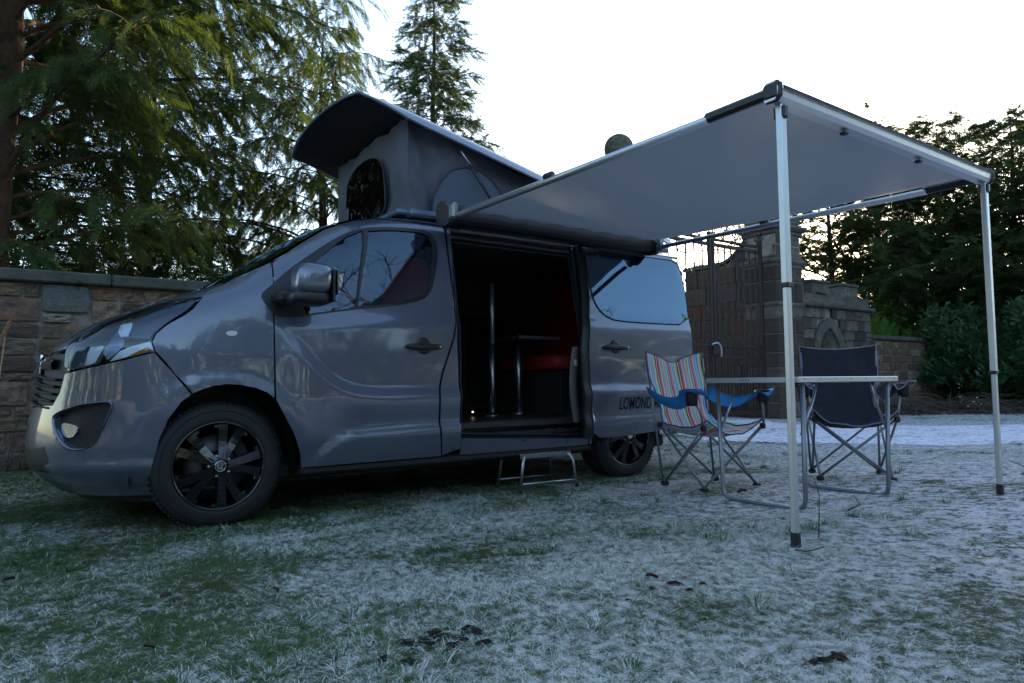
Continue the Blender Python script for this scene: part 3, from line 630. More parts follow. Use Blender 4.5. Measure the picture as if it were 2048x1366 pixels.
# inner shell (door and window apertures left open), floor, ceiling, bulkhead
op = [(1.50,.40),(2.64,.34),(2.64,1.0),(2.645,1.6),(2.66,1.80),(1.54,1.80),(1.52,1.3)]
ws = [(.43,.52),(1.49,.52),(1.50,.34),(2.66,.30),(4.0,.45),(4.0,1.84),(1.3,1.87),(.9,1.83),(.56,1.63),(.40,1.45),(.36,1.1),(.36,.78)]
hole_w = chaikin([(.45,1.21),(1.25,1.33),(1.39,1.52),(1.41,1.78),(1.2,1.82),(.86,1.76),(.55,1.52),(.46,1.44)], 1)
op_in = [(1.515,.43),(2.625,.37),(2.625,1.0),(2.63,1.6),(2.64,1.785),(1.555,1.785),(1.535,1.3)]
wheel_hole = []
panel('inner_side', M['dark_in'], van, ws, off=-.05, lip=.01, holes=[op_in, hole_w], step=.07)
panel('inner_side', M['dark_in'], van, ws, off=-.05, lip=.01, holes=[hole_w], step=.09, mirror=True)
# door aperture frame in body colour with a rubber seal
def aperture():
    o_ = [Vector(body_u(a, b, -.002)) for a, b in densify(op, .06)]; i_ = [Vector(body_u(a, b, -.075)) for a, b in densify(op, .06)]
    mb = MB(); n = len(o_); v = o_+i_; mb.add(v, [(k, (k+1)%n, n+(k+1)%n, n+k) for k in range(n)], M['paint'], False); mb.build('door_aperture', None, van)
    MB().tube([tuple(p+Vector((0,.008,0))) for p in [Vector(body_u(a, b, -.03)) for a, b in densify(op_in, .04)]], .010, 6, closed=True).build('door_seal', M['seal'], van)
aperture()
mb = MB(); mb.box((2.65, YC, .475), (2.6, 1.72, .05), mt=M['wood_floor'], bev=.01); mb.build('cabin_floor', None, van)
mb = MB(); mb.box((.95, YC, .45), (.9, 1.6, .06), bev=.02); mb.build('cab_floor', M['dark_in'], van)
mb = MB(); mb.box((2.07, .115, .41), (1.10, .16, .03), mt=M['black'], bev=.01)
mb.box((2.07, .20, .435), (1.08, .03, .06), mt=M['black'], bev=.008)
for k in range(9): mb.box((1.62+.11*k, .10, .428), (.07, .10, .006), mt=M['gloss_black'])
mb.build('entry_step', None, van)
mb = MB(); mb.box((1.20, YC, .68), (.06, 1.5, .35), bev=.01); mb.build('seat_base_cab', M['dark_in'], van)
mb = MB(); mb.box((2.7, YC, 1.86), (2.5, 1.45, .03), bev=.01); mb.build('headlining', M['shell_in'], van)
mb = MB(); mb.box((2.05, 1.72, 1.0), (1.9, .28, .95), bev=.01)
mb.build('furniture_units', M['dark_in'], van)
mb = MB()
for k in range(4): mb.box((1.3+.48*k, 1.573, 1.0), (.45, .012, .82), bev=.004)
mb.build('cupboard_door', M['gloss_black'], van)
# underside, sills, arch liners
mb = MB(); mb.box((1.75, YC, .26), (3.9, 1.55, .10), bev=.02); mb.build('underbody', M['seal'], van)
for y_, sg in ((.045, 1), (2*YC-.045, -1)):
    mb = MB(); mb.box((1.56, y_, .275), (2.24, .07, .055), bev=.015); mb.build('sill_trim', M['black'], van)
# painted sill below the side opening
panel('sill', M['paint'], van, [(1.50,.295),(2.63,.295),(2.63,.345),(1.50,.405)], off=-.004, step=.05)
for wx in (0., 3.098):
    for sg, y0 in ((1, .10), (-1, 2*YC-.10)):
        mb = MB(); prof = [(wx+.43*math.cos(a), .335+.43*math.sin(a)) for a in np.linspace(R_(-12), R_(192), 30)]
        mb.grid([[(a, y0+sg*d, b) for a, b in prof] for d in (0, .14, .28)]); c0 = mb.n
        mb.add([(wx, y0+sg*.28, .335)]+[(a, y0+sg*.28, b) for a, b in prof], [(0, k, k+1) for k in range(1, 30)], None)
        mb.build('arch_liner', M['seal'], van)
# ---- wheels
def wheel(x, y, sg, rot, steer=0):
    w = empty('wheel', (x, y, .338)); w.parent = van; w.rotation_euler = (0, 0, steer if sg > 0 else math.pi+steer)
    mb = MB()    # local -y is the outer face
    prof = [(.232,.0),(.240,-.018),(.262,-.022),(.30,-.016),(.322,-.004),(.336,.012),(.341,.03),(.341,.19),(.330,.212),(.30,.222),(.25,.21),(.232,.19)]
    mb.lathe(prof, (0,0,0), 'y', 64, M['rubber'])
    mb.tube([(.300*math.cos(a), -.0185, .300*math.sin(a)) for a in np.linspace(0, 2*math.pi, 61)[:-1]], .0022, 5, M['rubber'], closed=True)
    for k in range(72):
        a = 2*math.pi*k/72
        for yy, tw in ((.028, .35), (.085, -.35), (.14, .35), (.19, -.35)):
            mb.box((.343*math.cos(a+yy), yy, .343*math.sin(a+yy)), (.016, .040, .006), Matrix.Rotation(-(a+yy)+math.pi/2, 3, 'Y') @ Matrix.Rotation(tw, 3, 'Z'), M['rubber'])
    mb.build('tyre', None, w)
    mb = MB(); mb.lathe([(.244,-.006),(.240,-.020),(.232,-.020),(.226,-.006),(.222,.03),(.205,.06),(.205,.19)], (0,0,0), 'y', 64, M['gloss_black']); mb.build('rim', None, w)
    mb = MB()
    for k in range(5):
        a0 = rot+2*math.pi*k/5
        for s2 in (-1, 1):
            # two bars spring together at the hub and split towards the rim
            Pts = []
            for t in np.linspace(0, 1, 7):
                r = .045+t*.180; da = s2*(.17+.06*t); hw = (.021+.008*t)/r; yf = -.012+.022*(1-t)**2*(-1)+.014*t
                Pts.append((r, a0+da, hw, yf))
            v = []
            for r, a, hw, yf in Pts:
                for da2, yy in ((-hw, yf+.03), (-hw*.85, yf), (hw*.85, yf), (hw, yf+.03)): v.append((r*math.cos(a+da2), yy, r*math.sin(a+da2)))
            f = []
            for i in range(6):
                for j in range(3): f.append((i*4+j, (i+1)*4+j, (i+1)*4+j+1, i*4+j+1))
            f += [(24,25,26,27),(3,2,1,0)]
            mb.add(v, f, M['gloss_black'], False)
            # angled foot of the spoke along the rim
            r = .214; aa = a0+s2*.33
            mb.box((r*math.cos(aa), .012, r*math.sin(aa)), (.05, .016, .022), Matrix.Rotation(-aa+math.pi/2, 3, 'Y'), M['gloss_black'], .004)
    mb.lathe([(0,-.026),(.05,-.026),(.062,-.018),(.075,.004),(.08,.04)], (0,0,0), 'y', 40, M['gloss_black'])
    mb.build('spokes', None, w)
    for k in range(5):
        a = rot+2*math.pi*(k+.5)/5; mb = MB(); mb.lathe([(0,-.026),(.007,-.026),(.0085,-.022),(.0085,.0)], (.056*math.cos(a), -.004, .056*math.sin(a)), 'y', 8, M['alu']); mb.build('wheel_bolt', None, w)
    mb = MB(); mb.lathe([(0,-.036),(.029,-.036),(.032,-.031),(.032,-.024)], (0,0,0), 'y', 32, M['gloss_black'])
    mb.lathe([(.026,-.037),(.0275,-.039),(.029,-.037)], (0,0,0), 'y', 32, M['chrome'])
    # winged-beast style badge in bright metal
    mb.prism([(-.020,-.004),(-.012,-.016),(.004,-.019),(.016,-.012),(.010,-.006),(.012,.002),(.020,.004),(.014,.014),(.004,.019),(.006,.008),(-.002,.002),(-.004,-.010),(-.010,-.004),(-.006,.010),(-.014,.014)], -.003, (0,-.036,0), mt=M['chrome'])
    mb.build('hub_cap', None, w)
    mb = MB(); mb.lathe([(.06,.06),(.165,.06),(.165,.085),(.06,.085)], (0,0,0), 'y', 40, M['disc']); mb.lathe([(.0,.05),(.075,.05),(.08,.065),(.08,.1)], (0,0,0), 'y', 32, M['disc'])
    mb.box((.12, .075, .07), (.07, .08, .12), Matrix.Rotation(-.5, 3, 'Y'), M['dark_in'], .01); mb.build('brake', None, w)
    return w
wheel(0, .055, 1, 1.25); wheel(3.098, .055, 1, .5)
wheel(0, 2*YC-.055, -1, .2); wheel(3.098, 2*YC-.055, -1, .9)
# ---- mirrors
def sbox(c, d, e=4., n=20, taper=0, cut=None, shear=0):
    rows = []
    for i in range(n+1):
        ph = -math.pi/2+math.pi*i/n; r_ = []
        for j in range(2*n+1):
            th = 2*math.pi*j/(2*n); p = np.array([math.cos(ph)*math.cos(th), math.cos(ph)*math.sin(th), math.sin(ph)])
            p = p/(np.sum(np.abs(p)**e)**(1/e)); k = 1+taper*p[2]
            r_.append((c[0]+d[0]/2*p[0]*k+shear*p[2], c[1]+d[1]/2*p[1]*k, c[2]+d[2]/2*p[2]))
        rows.append(r_)
    return rows
for mir in (1, -1):
    Y_ = lambda y: y if mir == 1 else 2*YC-y
    mi = empty('door_mirror', (.42, Y_(-.16), 1.32)); mi.parent = van; mi.scale = (1, mir, 1)
    A = sbox((.012, 0, .045), (.205, .22, .185), 3.6, 14, shear=.010); MB().grid(A, flip=True).build('mirror_cap', M['paint'], mi)
    A = sbox((-.002, 0.01, -.060), (.225, .215, .085), 3.5, 12); MB().grid(A, flip=True).build('mirror_base', M['black'], mi)
    mb = MB(); mb.box((-.10, .16, -.05), (.10, .20, .07), None, M['black'], .02); mb.build('mirror_arm', None, mi)
    mb = MB(); mb.box((.112, -.002, .012), (.016, .195, .19), None, M['black'], .008); mb.build('mirror_rim', None, mi)
    mb = MB(); mb.box((.131, -.005, .03), (.004, .18, .14)); mb.build('mirror_glass', M['chrome'], mi)
# ---- door handles
def handle(parent, u, z, off0, mir=False):
    mb = MB()
    c = body_u(u, z, off0); n_ = body_u(u, z, off0+1)-c
    rows = sbox((c[0], c[1]-.022, c[2]-.002), (.255, .030, .038), 4, 10); mb.grid(rows, M['black'], flip=True)
    mb.lathe([(0,-.004),(.040,-.004),(.052,-.002),(.060,.008)], (c[0]+.0, c[1]-.003, c[2]), 'y', 28, M['black'])
    mb.lathe([(0,-.004),(.008,-.004),(.009,0)], (c[0]+.105, c[1]-.036, c[2]-.004), 'y', 12, M['alu'])
    return mb.build('door_handle', None, parent)
handle(fdoor, 1.235, 1.015, 0.)
# ---- the open sliding door, standing proud of the side
SO = .085
sd = panel('sliding_door', M['paint'], van, chaikin(P_slide_door, 1), holes=[], off=SO, lip=.05, step=.028)
SG = chaikin(P_slide_glass, 1)
panel('glass', M['privacy'], sd, SG, off=SO+.004, lip=.004, step=.05)
mb = MB(); bd = [tuple(body_u(a, b, SO+.004)) for a, b in densify(SG, .04)]; mb.tube(bd, .005, 5, closed=True); mb.build('glass_seal', M['seal'], sd)
handle(sd, 2.865, 1.035, SO)
# dark inner edge of the door with latch post, seen edge-on
rows = []
for z in np.linspace(.36, 1.84, 40):
    u = float(np.interp(z, [.365,.528,.786,1.008,1.232,1.388,1.55,1.711,1.838], [2.593,2.593,2.593,2.589,2.635,2.674,2.69,2.702,2.71])); p = body_u(u, z, SO-.012); q = body_u(u, z, SO-.075)
    rows.append([(p[0]-.004, p[1], p[2]), (p[0]-.035, (p[1]+q[1])/2-.01, p[2]), (q[0]-.05, q[1], q[2]), (q[0]+.1, q[1]+.004, q[2])])
MB().grid(rows, flip=False).build('door_edge', M['black'], sd)
rows = []
for z in np.linspace(.47, 1.04, 26):
    u = 2.575+.035*math.sin((z-.47)/.57*math.pi)*-1; rows.append([(u-.07, .018, z), (u-.055, .000, z), (u-.012, .000, z), (u, .014, z)])
MB().grid(rows).build('latch_plate', M['latch_grey'], sd)
mb = MB(); mb.box((2.515, -.006, .92), (.03, .012, .05), None, M['alu'], .004); mb.build('latch', None, sd)
panel('door_back', M['dark_in'], sd, [(2.64,.40),(3.68,.46),(3.77,1.24),(3.79,1.80),(2.74,1.80),(2.66,1.2)], off=.012, lip=.004, step=.1)
# lettering on the door, mostly readable, its end hidden behind the striped chair
fc = bpy.data.curves.new('lettering', 'FONT'); fc.body = 'LOMOND AU'; fc.size = .150; fc.extrude = .0008; fc.offset = .0008; fc.align_x = 'LEFT'; fc.space_character = 1.05
lo = bpy.data.objects.new('lettering', fc); lo.rotation_euler = (math.pi/2, 0, 0); lo.scale = (.60, .87, 1)
lo.location = (2.868, float(body_u(3.0, .62, SO)[1])-.004, .560); fc.materials.append(M['white_letters']); link(lo)
bpy.context.view_layer.update(); me = bpy.data.meshes.new_from_object(lo.evaluated_get(bpy.context.evaluated_depsgraph_get())); mw = lo.matrix_world.copy(); lo_y = lo.location.y; bpy.data.objects.remove(lo)
b0 = min(v.co.x for v in me.vertices); k_ = .48/(max(v.co.x for v in me.vertices)-b0)
for v in me.vertices: v.co.x = (v.co.x-b0)*k_/.60
me.transform(mw)
for v in me.vertices: v.co.y = float(body_u(v.co.x, v.co.z, SO)[1])-.0025+(v.co.y-lo_y)*.5
link(bpy.data.objects.new('lettering', me), sd)
# ---- interior fittings seen through the opening
mb = MB(); mb.tube([(2.26, .75, .50), (2.262, .75, 1.10)], .026, 12, M['alu']); mb.tube([(2.262, .75, 1.10), (2.265, .75, 1.60)], .019, 12, M['alu_white']); mb.lathe([(0,0),(.06,0),(.06,.01),(.03,.02)], (2.26,.75,.50), 'z', 20, M['alu']); mb.build('grab_pole', None, van)
mb = MB(); mb.tube([(2.64,.9,.50),(2.635,.9,1.14)], .03, 14, M['alu']); mb.lathe([(0,0),(.07,0),(.07,.01),(.034,.03),(.034,.14),(.031,.14)], (2.64,.9,.50), 'z', 20, M['alu']); mb.build('table_leg', None, van)
mb = MB(); mb.box((2.70, .95, 1.155), (.44, .55, .022), None, M['dark_in'], .006); mb.box((2.70, .670, 1.155), (.44, .008, .026), None, M['alu_white']); mb.build('interior_table', None, van)
be = empty('bench_seat', (3.05, 1.15, .50)); be.parent = van
mb = MB(); mb.grid(sbox((.12,.0,.45), (.62,1.0,.16), 6, 12), flip=True); mb.build('seat_cushion', M['red'], be)
mb = MB(); mb.grid(sbox((.50,.0,.86), (.17,1.0,.84), 6, 12, shear=.05), flip=True); mb.build('seat_back', M['red'], be)
mb = MB(); mb.box((.15,0,.18), (.55,.95,.38), bev=.01); mb.build('seat_box', M['dark_in'], be)
for y_ in (.50, 1.42):
    cs = empty('cab_seat', (1.05, y_, .52)); cs.parent = van
    mb = MB(); mb.grid(sbox((0,0,.42), (.52,.50,.16), 5, 12), flip=True); mb.build('seat_cushion', M['red'], cs)
    mb = MB(); mb.grid(sbox((.27,0,.80), (.16,.48,.70), 5, 12, shear=.06), flip=True); mb.build('seat_back', M['red'], cs)
    mb = MB(); mb.grid(sbox((.35,0,1.23), (.10,.26,.17), 4, 10), flip=True); mb.build('headrest', M['dark_in'], cs)
mb = MB(); mb.box((.33, YC, 1.10), (.40, 1.5, .22), None, M['dark_in'], .06); mb.build('dashboard', None, van)
mb = MB(); st = [(.68+.05*math.sin(a), 1.42+.18*math.cos(a), 1.18+.18*math.sin(a)) for a in np.linspace(0, 2*math.pi, 25)[:-1]]; mb.tube(st, .014, 6, closed=True); mb.build('steering_wheel', M['dark_in'], van)
led = bpy.data.materials.new('warm_led'); led.use_nodes = True; e_ = led.node_tree.nodes['Principled BSDF']; e_.inputs['Emission Color'].default_value = (1,.78,.5,1); e_.inputs['Emission Strength'].default_value = 2
for p in ((2.10,.80,.54),(2.72,1.0,.545),(2.98,1.0,.56),(3.16,.98,.57)):
    mb = MB(); mb.lathe([(0,-.004),(.0045,-.004),(.006,.004)], p, 'y', 10); mb.build('floor_light', led, van)
# ---- pop-top roof: glass-fibre shell hinged at the rear
pt = empty('pop_top_roof', (3.85, YC, 2.03)); pt.parent = van; TILT = R_(13.0); pt.rotation_euler = (0, TILT, 0)
def shell_pt(a, b, h=0):
    """a 0..1 from nose to hinge, b -1..1 across; h thickness inwards"""
    L = 3.02; w = .80*(1-.06*(1-a)**3)
    bow = .06*(1-abs(b)**2.4)*(1-min(a*6, 1))
    x = -L*(1-a)-bow
    e = abs(b); side = -.085*max(0, (e-.90)/.10)**1.6*(.30+.70*min(1, a/.12)); crown = .055*(1-e**2.2)
    nose = -.035*max(0, 1-a/.12)**2.0 if a < .12 else 0
    return Vector((x, b*w, .045+crown+side+nose-h))
rows = [[shell_pt(a, b) for b in [-1,-.99,-.975,-.95,-.92]+list(np.linspace(-.88,.88,19))+[.92,.95,.975,.99,1]] for a in [0,.01,.02,.035,.055,.08,.11,.15]+list(np.linspace(.2,1,17))]
mb = MB(); mb.grid(rows, M['shell'], flip=False)
MB_rim = [rows[i][0] for i in range(len(rows))][::-1]+rows[0][1:-1]+[rows[i][-1] for i in range(len(rows))]
mb.tube([tuple(p) for p in MB_rim], .011, 6, M['shell']); mb.build('roof_shell', None, pt)
rows2 = [[shell_pt(a, b*.985, .022) for b in np.linspace(-1,1,25)] for a in [0.005,.02,.035,.055,.08,.11,.15]+list(np.linspace(.2,1,17))]
MB().grid(rows2, flip=True).build('roof_lining', M['shell_in'], pt)
# canvas bellows
ct, st_ = math.cos(TILT), math.sin(TILT)
def lid_z(x):    # underside of the lid at world x
    d = (3.85-x)/ct; return 2.03+d*st_+.03
cv = empty('roof_canvas', (0,0,0)); cv.parent = van
rng = random.Random(4)
Y0, Y1, XF = .315, 2*YC-.315, 1.275
def wr(a, b, s=1): return .042*s*(noise.noise((a*5, b*2.6, 1.7))+.7*noise.noise((a*13+b*4, b*5, 4.1)))
def side_rows(yb, sg):
    rows = []
    for i in range(56):
        x = XF+(3.72-XF)*i/55; zt = lid_z(x)-.005; r_ = []
        for j in range(26):
            t = j/25; z = 1.935+(zt-1.935)*t; cl = min(1, (x-XF)/.07); fold = cl*(wr(x, z, 1+1.3*math.exp(-((x-XF)/.35)**2))+.010*math.sin((x-XF)*34+z*9)*math.exp(-((x-XF)/.2)**2))
            r_.append((x, yb+sg*(fold+cl*(.035*math.sin(math.pi*t)*math.exp(-(x-XF)/1.2)+.03*(t-.3))), z))
        rows.append(r_)
    return rows
A = side_rows(Y0, 1); MB().grid(A, flip=True).build('canvas_side', M['canvas'], cv)
A = side_rows(Y1, -1); MB().grid(A).build('canvas_side', M['canvas'], cv)
zt = lid_z(XF)-.01; rows = []
for i in range(60):
    y = Y0+(Y1-Y0)*i/59; e = min(y-Y0, Y1-y); r_ = []
    for j in range(26):
        t = j/25; z = 1.935+(zt-1.935)*t; cl = min(1, e/.07); r_.append((XF-.03*math.sin(math.pi*t)*min(1, e/.3)+cl*(wr(y*.8, z, 1.1)+.010*math.sin(e*38+z*8)*math.exp(-(e/.16)**2)), y, z))
    rows.append(r_)
MB().grid(rows).build('canvas_front', M['canvas'], cv)
wp = chaikin([(1.34,1.975),(1.335,2.30),(1.28,2.44),(1.10,2.505),(.83,2.50),(.66,2.43),(.595,2.25),(.575,1.975)], 2)
mb = MB(); n_ = len(wp)
bmx = bmesh.new(); vs = [bmx.verts.new((XF-.045, a, b)) for a, b in densify(wp, .05)]; bmx.faces.new(vs); bmesh.ops.triangulate(bmx, faces=bmx.faces[:])
bmesh.ops.subdivide_edges(bmx, edges=bmx.edges[:], cuts=3, use_grid_fill=True)
bmx.normal_update()
if sum(f.normal.x for f in bmx.faces) > 0: bmesh.ops.reverse_faces(bmx, faces=bmx.faces[:])
for v in bmx.verts: v.co.x += .0035*(noise.noise((v.co.y*8, v.co.z*4, 2))+.5*noise.noise((v.co.y*18, v.co.z*11, 5)))-.006
me = bpy.data.meshes.new('canvas_window'); bmx.to_mesh(me); me.materials.append(M['pvc'])
for p in me.polygons: p.use_smooth = True
link(bpy.data.objects.new('canvas_window', me), cv)
MB().tube([(XF-.047, a, b) for a, b in wp], .006, 5, closed=True).build('window_piping', M['piping'], cv)
ap = [(1.44,1.96),(1.46,2.10),(1.52,2.22),(1.61,2.32),(1.73,2.365),(1.86,2.355),(1.97,2.30),(2.06,2.20),(2.13,2.06),(2.15,1.96)]
MB().tube([(a, Y0-.030-.0*b, b) for a, b in ap], .006, 6).build('window_piping', M['piping'], cv)
bmx = bmesh.new(); vs = [bmx.verts.new((a, Y0-.026, b)) for a, b in ap]; bmx.faces.new(vs); me = bpy.data.meshes.new('window_flap'); bmx.to_mesh(me); me.materials.append(M['canvas_b']); link(bpy.data.objects.new('window_flap', me), cv)
mb = MB(); mb.tube([(1.66,.235,2.46),(1.74,.232,2.36)], .008, 8, M['alu']); mb.tube([(1.74,.232,2.36),(1.93,.225,2.12),(1.97,.22,2.06)], .013, 8, M['black']); mb.build('gas_strut', None, van)
mb = MB(); mb.box((2.55, .27, 1.955), (2.6, .10, .05), None, M['shell'], .015); mb.box((2.55, 2*YC-.27, 1.955), (2.6, .10, .05), None, M['shell'], .015); mb.box((1.235, YC, 1.965), (.12, 1.4, .04), None, M['shell'], .012); mb.build('roof_tray', None, van)
# ================================================================== awning
aw = tag(empty('awning', (0,0,0)), 'grey wind-out awning reaching out from the van roof on two aluminium legs', 'awning')
XA, XB, YL, ZL, YR, ZR = 1.44, 3.36, -2.45, 1.868, -.06, 1.925
mb = MB(); mb.prism([(-.075,-.045),(-.05,-.065),(.05,-.065),(.075,-.03),(.075,.05),(.05,.07),(-.02,.07),(-.075,.03)], XB-XA+.04, (XA-.02, .05, ZR), ((0,1,0),(0,0,1),(1,0,0)), M['black']); mb.build('cassette', None, aw)
for x_ in (XA-.045, XB+.02):
    mb = MB(); mb.prism(chaikin([(-.10,-.07),(-.07,-.095),(.06,-.085),(.085,-.03),(.085,.06),(.05,.085),(-.03,.08),(-.085,.02)], 1), .035, (x_, .045, ZR), ((0,1,0),(0,0,1),(1,0,0)), M['black']); mb.box((x_+.017, -.075, ZR-.01), (.045, .07, .11), None, M['steel'], .015); mb.build('end_cap', None, aw)
mb = MB(); rows = []
for i in range(31):
    u = i/30; x = XA+.02+(XB-XA-.04)*u; r_ = []
    for j in range(41):
        t = j/40; sag = -.05*math.sin(math.pi*t)*(.35+.65*math.sin(math.pi*u))+.006*math.sin(u*46+t*5)*math.exp(-t/.12)+.004*math.sin((u*9+t*16))*math.exp(-min(u,1-u)/.12)*math.sin(math.pi*t); r_.append((x, YR+(YL-YR)*t, ZR+.01+(ZL+.005-ZR)*t+sag+.004*math.sin(u*14+t*3)*math.sin(math.pi*t)))
    rows.append(r_)
mb.grid(rows); fa = mb.build('awning_fabric', M['awning'], aw)
so = fa.modifiers.new('thickness', 'SOLIDIFY'); so.thickness = .0008
mb = MB(); mb.prism([(-.030,-.022),(-.018,-.038),(.026,-.038),(.030,-.01),(.017,.016),(.017,.036),(-.017,.036),(-.034,.008)], XB-XA+.06, (XA-.03, YL, ZL), ((0,1,0),(0,0,1),(1,0,0)), M['alu_white']); lr = mb.build('lead_rail', None, aw)
mb = MB(); mb.box(((XA+XB)/2, YL+.036, ZL-.015), (XB-XA, .006, .035), None, M['alu']); mb.box(((XA+XB)/2, YL-.040, ZL+.012), (XB-XA, .005, .012), None, M['piping']); mb.build('rail_groove', None, lr)
for x_ in (1.95, 2.62):
    mb = MB(); mb.box((x_, YL+.01, ZL-.050), (.03, .03, .014), None, M['black'], .005); mb.build('rail_bracket', None, lr)
for x_ in (XA-.015, XB+.015):
    mb = MB(); mb.box((x_, YL, ZL), (.042, .085, .085), None, M['black'], .02); mb.box((x_, YL+.16, ZL-.002), (.035, .32, .045), None, M['black'], .012); mb.build('corner_joint', None, aw)
    mb = MB(); mb.tube([(x_, YL+.3, ZL-.01), (x_, -.12, ZR-.045)], .019, 12, M['alu_white']); mb.tube([(x_, -1.05, ZR-.03), (x_, -1.11, ZR-.031)], .022, 12, M['black']); mb.build('tension_arm', None, aw)
def awleg(x, yb, zcollar):
    g0 = gz(x, yb); top = ZL-.03
    P = lambda z: Vector((x, yb+(YL+.0-yb)*(z-g0)/(top-g0), z))
    mb = MB()
    def sq(z0, z1, w, mt):
        a, b = P(z0), P(z1); mb.box(tuple((a+b)/2), (w, w*.85, (b-a).length), (b-a).to_track_quat('Z', 'Y').to_matrix(), mt, .004)
    sq(zcollar, top, .034, M['alu_white']); sq(g0+.05, zcollar+.01, .028, M['alu_white']); leg = mb.build('awning_leg', None, aw)
    mb = MB(); a, b = P(zcollar-.010), P(zcollar+.012); mb.box(tuple((a+b)/2), (.040, .036, .020), None, M['black'], .004); mb.build('collar', None, leg)
    mb = MB(); a, b = P(g0-.005), P(g0+.06); mb.box(tuple((a+b)/2), (.032, .030, .065), None, M['black'], .006); mb.build('foot', None, leg)
    mb = MB(); a = P(top-.04); mb.box(tuple(a), (.03, .05, .05), None, M['black'], .006); mb.build('hinge', None, leg)
    return leg
awleg(1.475, -2.45, 1.13); awleg(3.35, -2.45, .80)

# ================================================================== folding table
tb = tag(empty('folding_table', (2.85, -1.645, .080)), 'low folding camping table with aluminium edge and looped legs standing between the two camp chairs', 'table')
tb.rotation_euler = (0,0,R_(-3)); TH = .785-.080; a_, b_ = .47, .30
mb = MB(); mb.box((0,0,TH-.004), (2*a_-.02, 2*b_-.02, .008), None, M['alu_white']); mb.build('table_top', None, tb)
mb = MB()
for s_ in (-1, 1):
    mb.box((0, s_*b_, TH-.012), (2*a_, .018, .030), None, M['alu_white'], .003); mb.box((s_*a_, 0, TH-.012), (.018, 2*b_-.02, .030), None, M['alu_white'], .003)
mb.box((0,0,TH-.02), (.02, 2*b_-.02, .02), None, M['alu']); mb.build('edge_frame', None, tb)
mb = MB()
for x_ in np.linspace(-.42, .42, 7): mb.lathe([(0,-.0012),(.004,-.0012),(.005,0)], (x_, -b_-.0092, TH-.008), 'y', 8, M['steel'])
for k in range(4): mb.box((-a_-.0095, .05-.018*k, TH-.012), (.002, .006, .009), None, M['black'])
mb.build('rivets', None, tb)
for s_ in (-1, 1):
    x0, x1 = s_*.40, s_*.39; mb = MB(); z0 = .012
    P = [(x0, b_-.02, TH-.03), (x1, b_-.03, z0+.06), (x1, b_-.04, z0+.02), (x1, b_-.08, z0), (x1, -b_+.08, z0), (x1, -b_+.04, z0+.02), (x1, -b_+.03, z0+.06), (x0, -b_+.02, TH-.03)]
    mb.tube(P, .0125, 10, M['steel']); mb.build('leg', None, tb)
    for yy in (b_-.035, -b_+.035):
        mb = MB(); mb.tube([(x0, yy, TH-.30), (x0-s_*.10, yy, TH-.14), (x0-s_*.15, yy, TH-.03)], .009, 6, M['alu'], flat=.5); mb.build('leg_brace', None, tb)
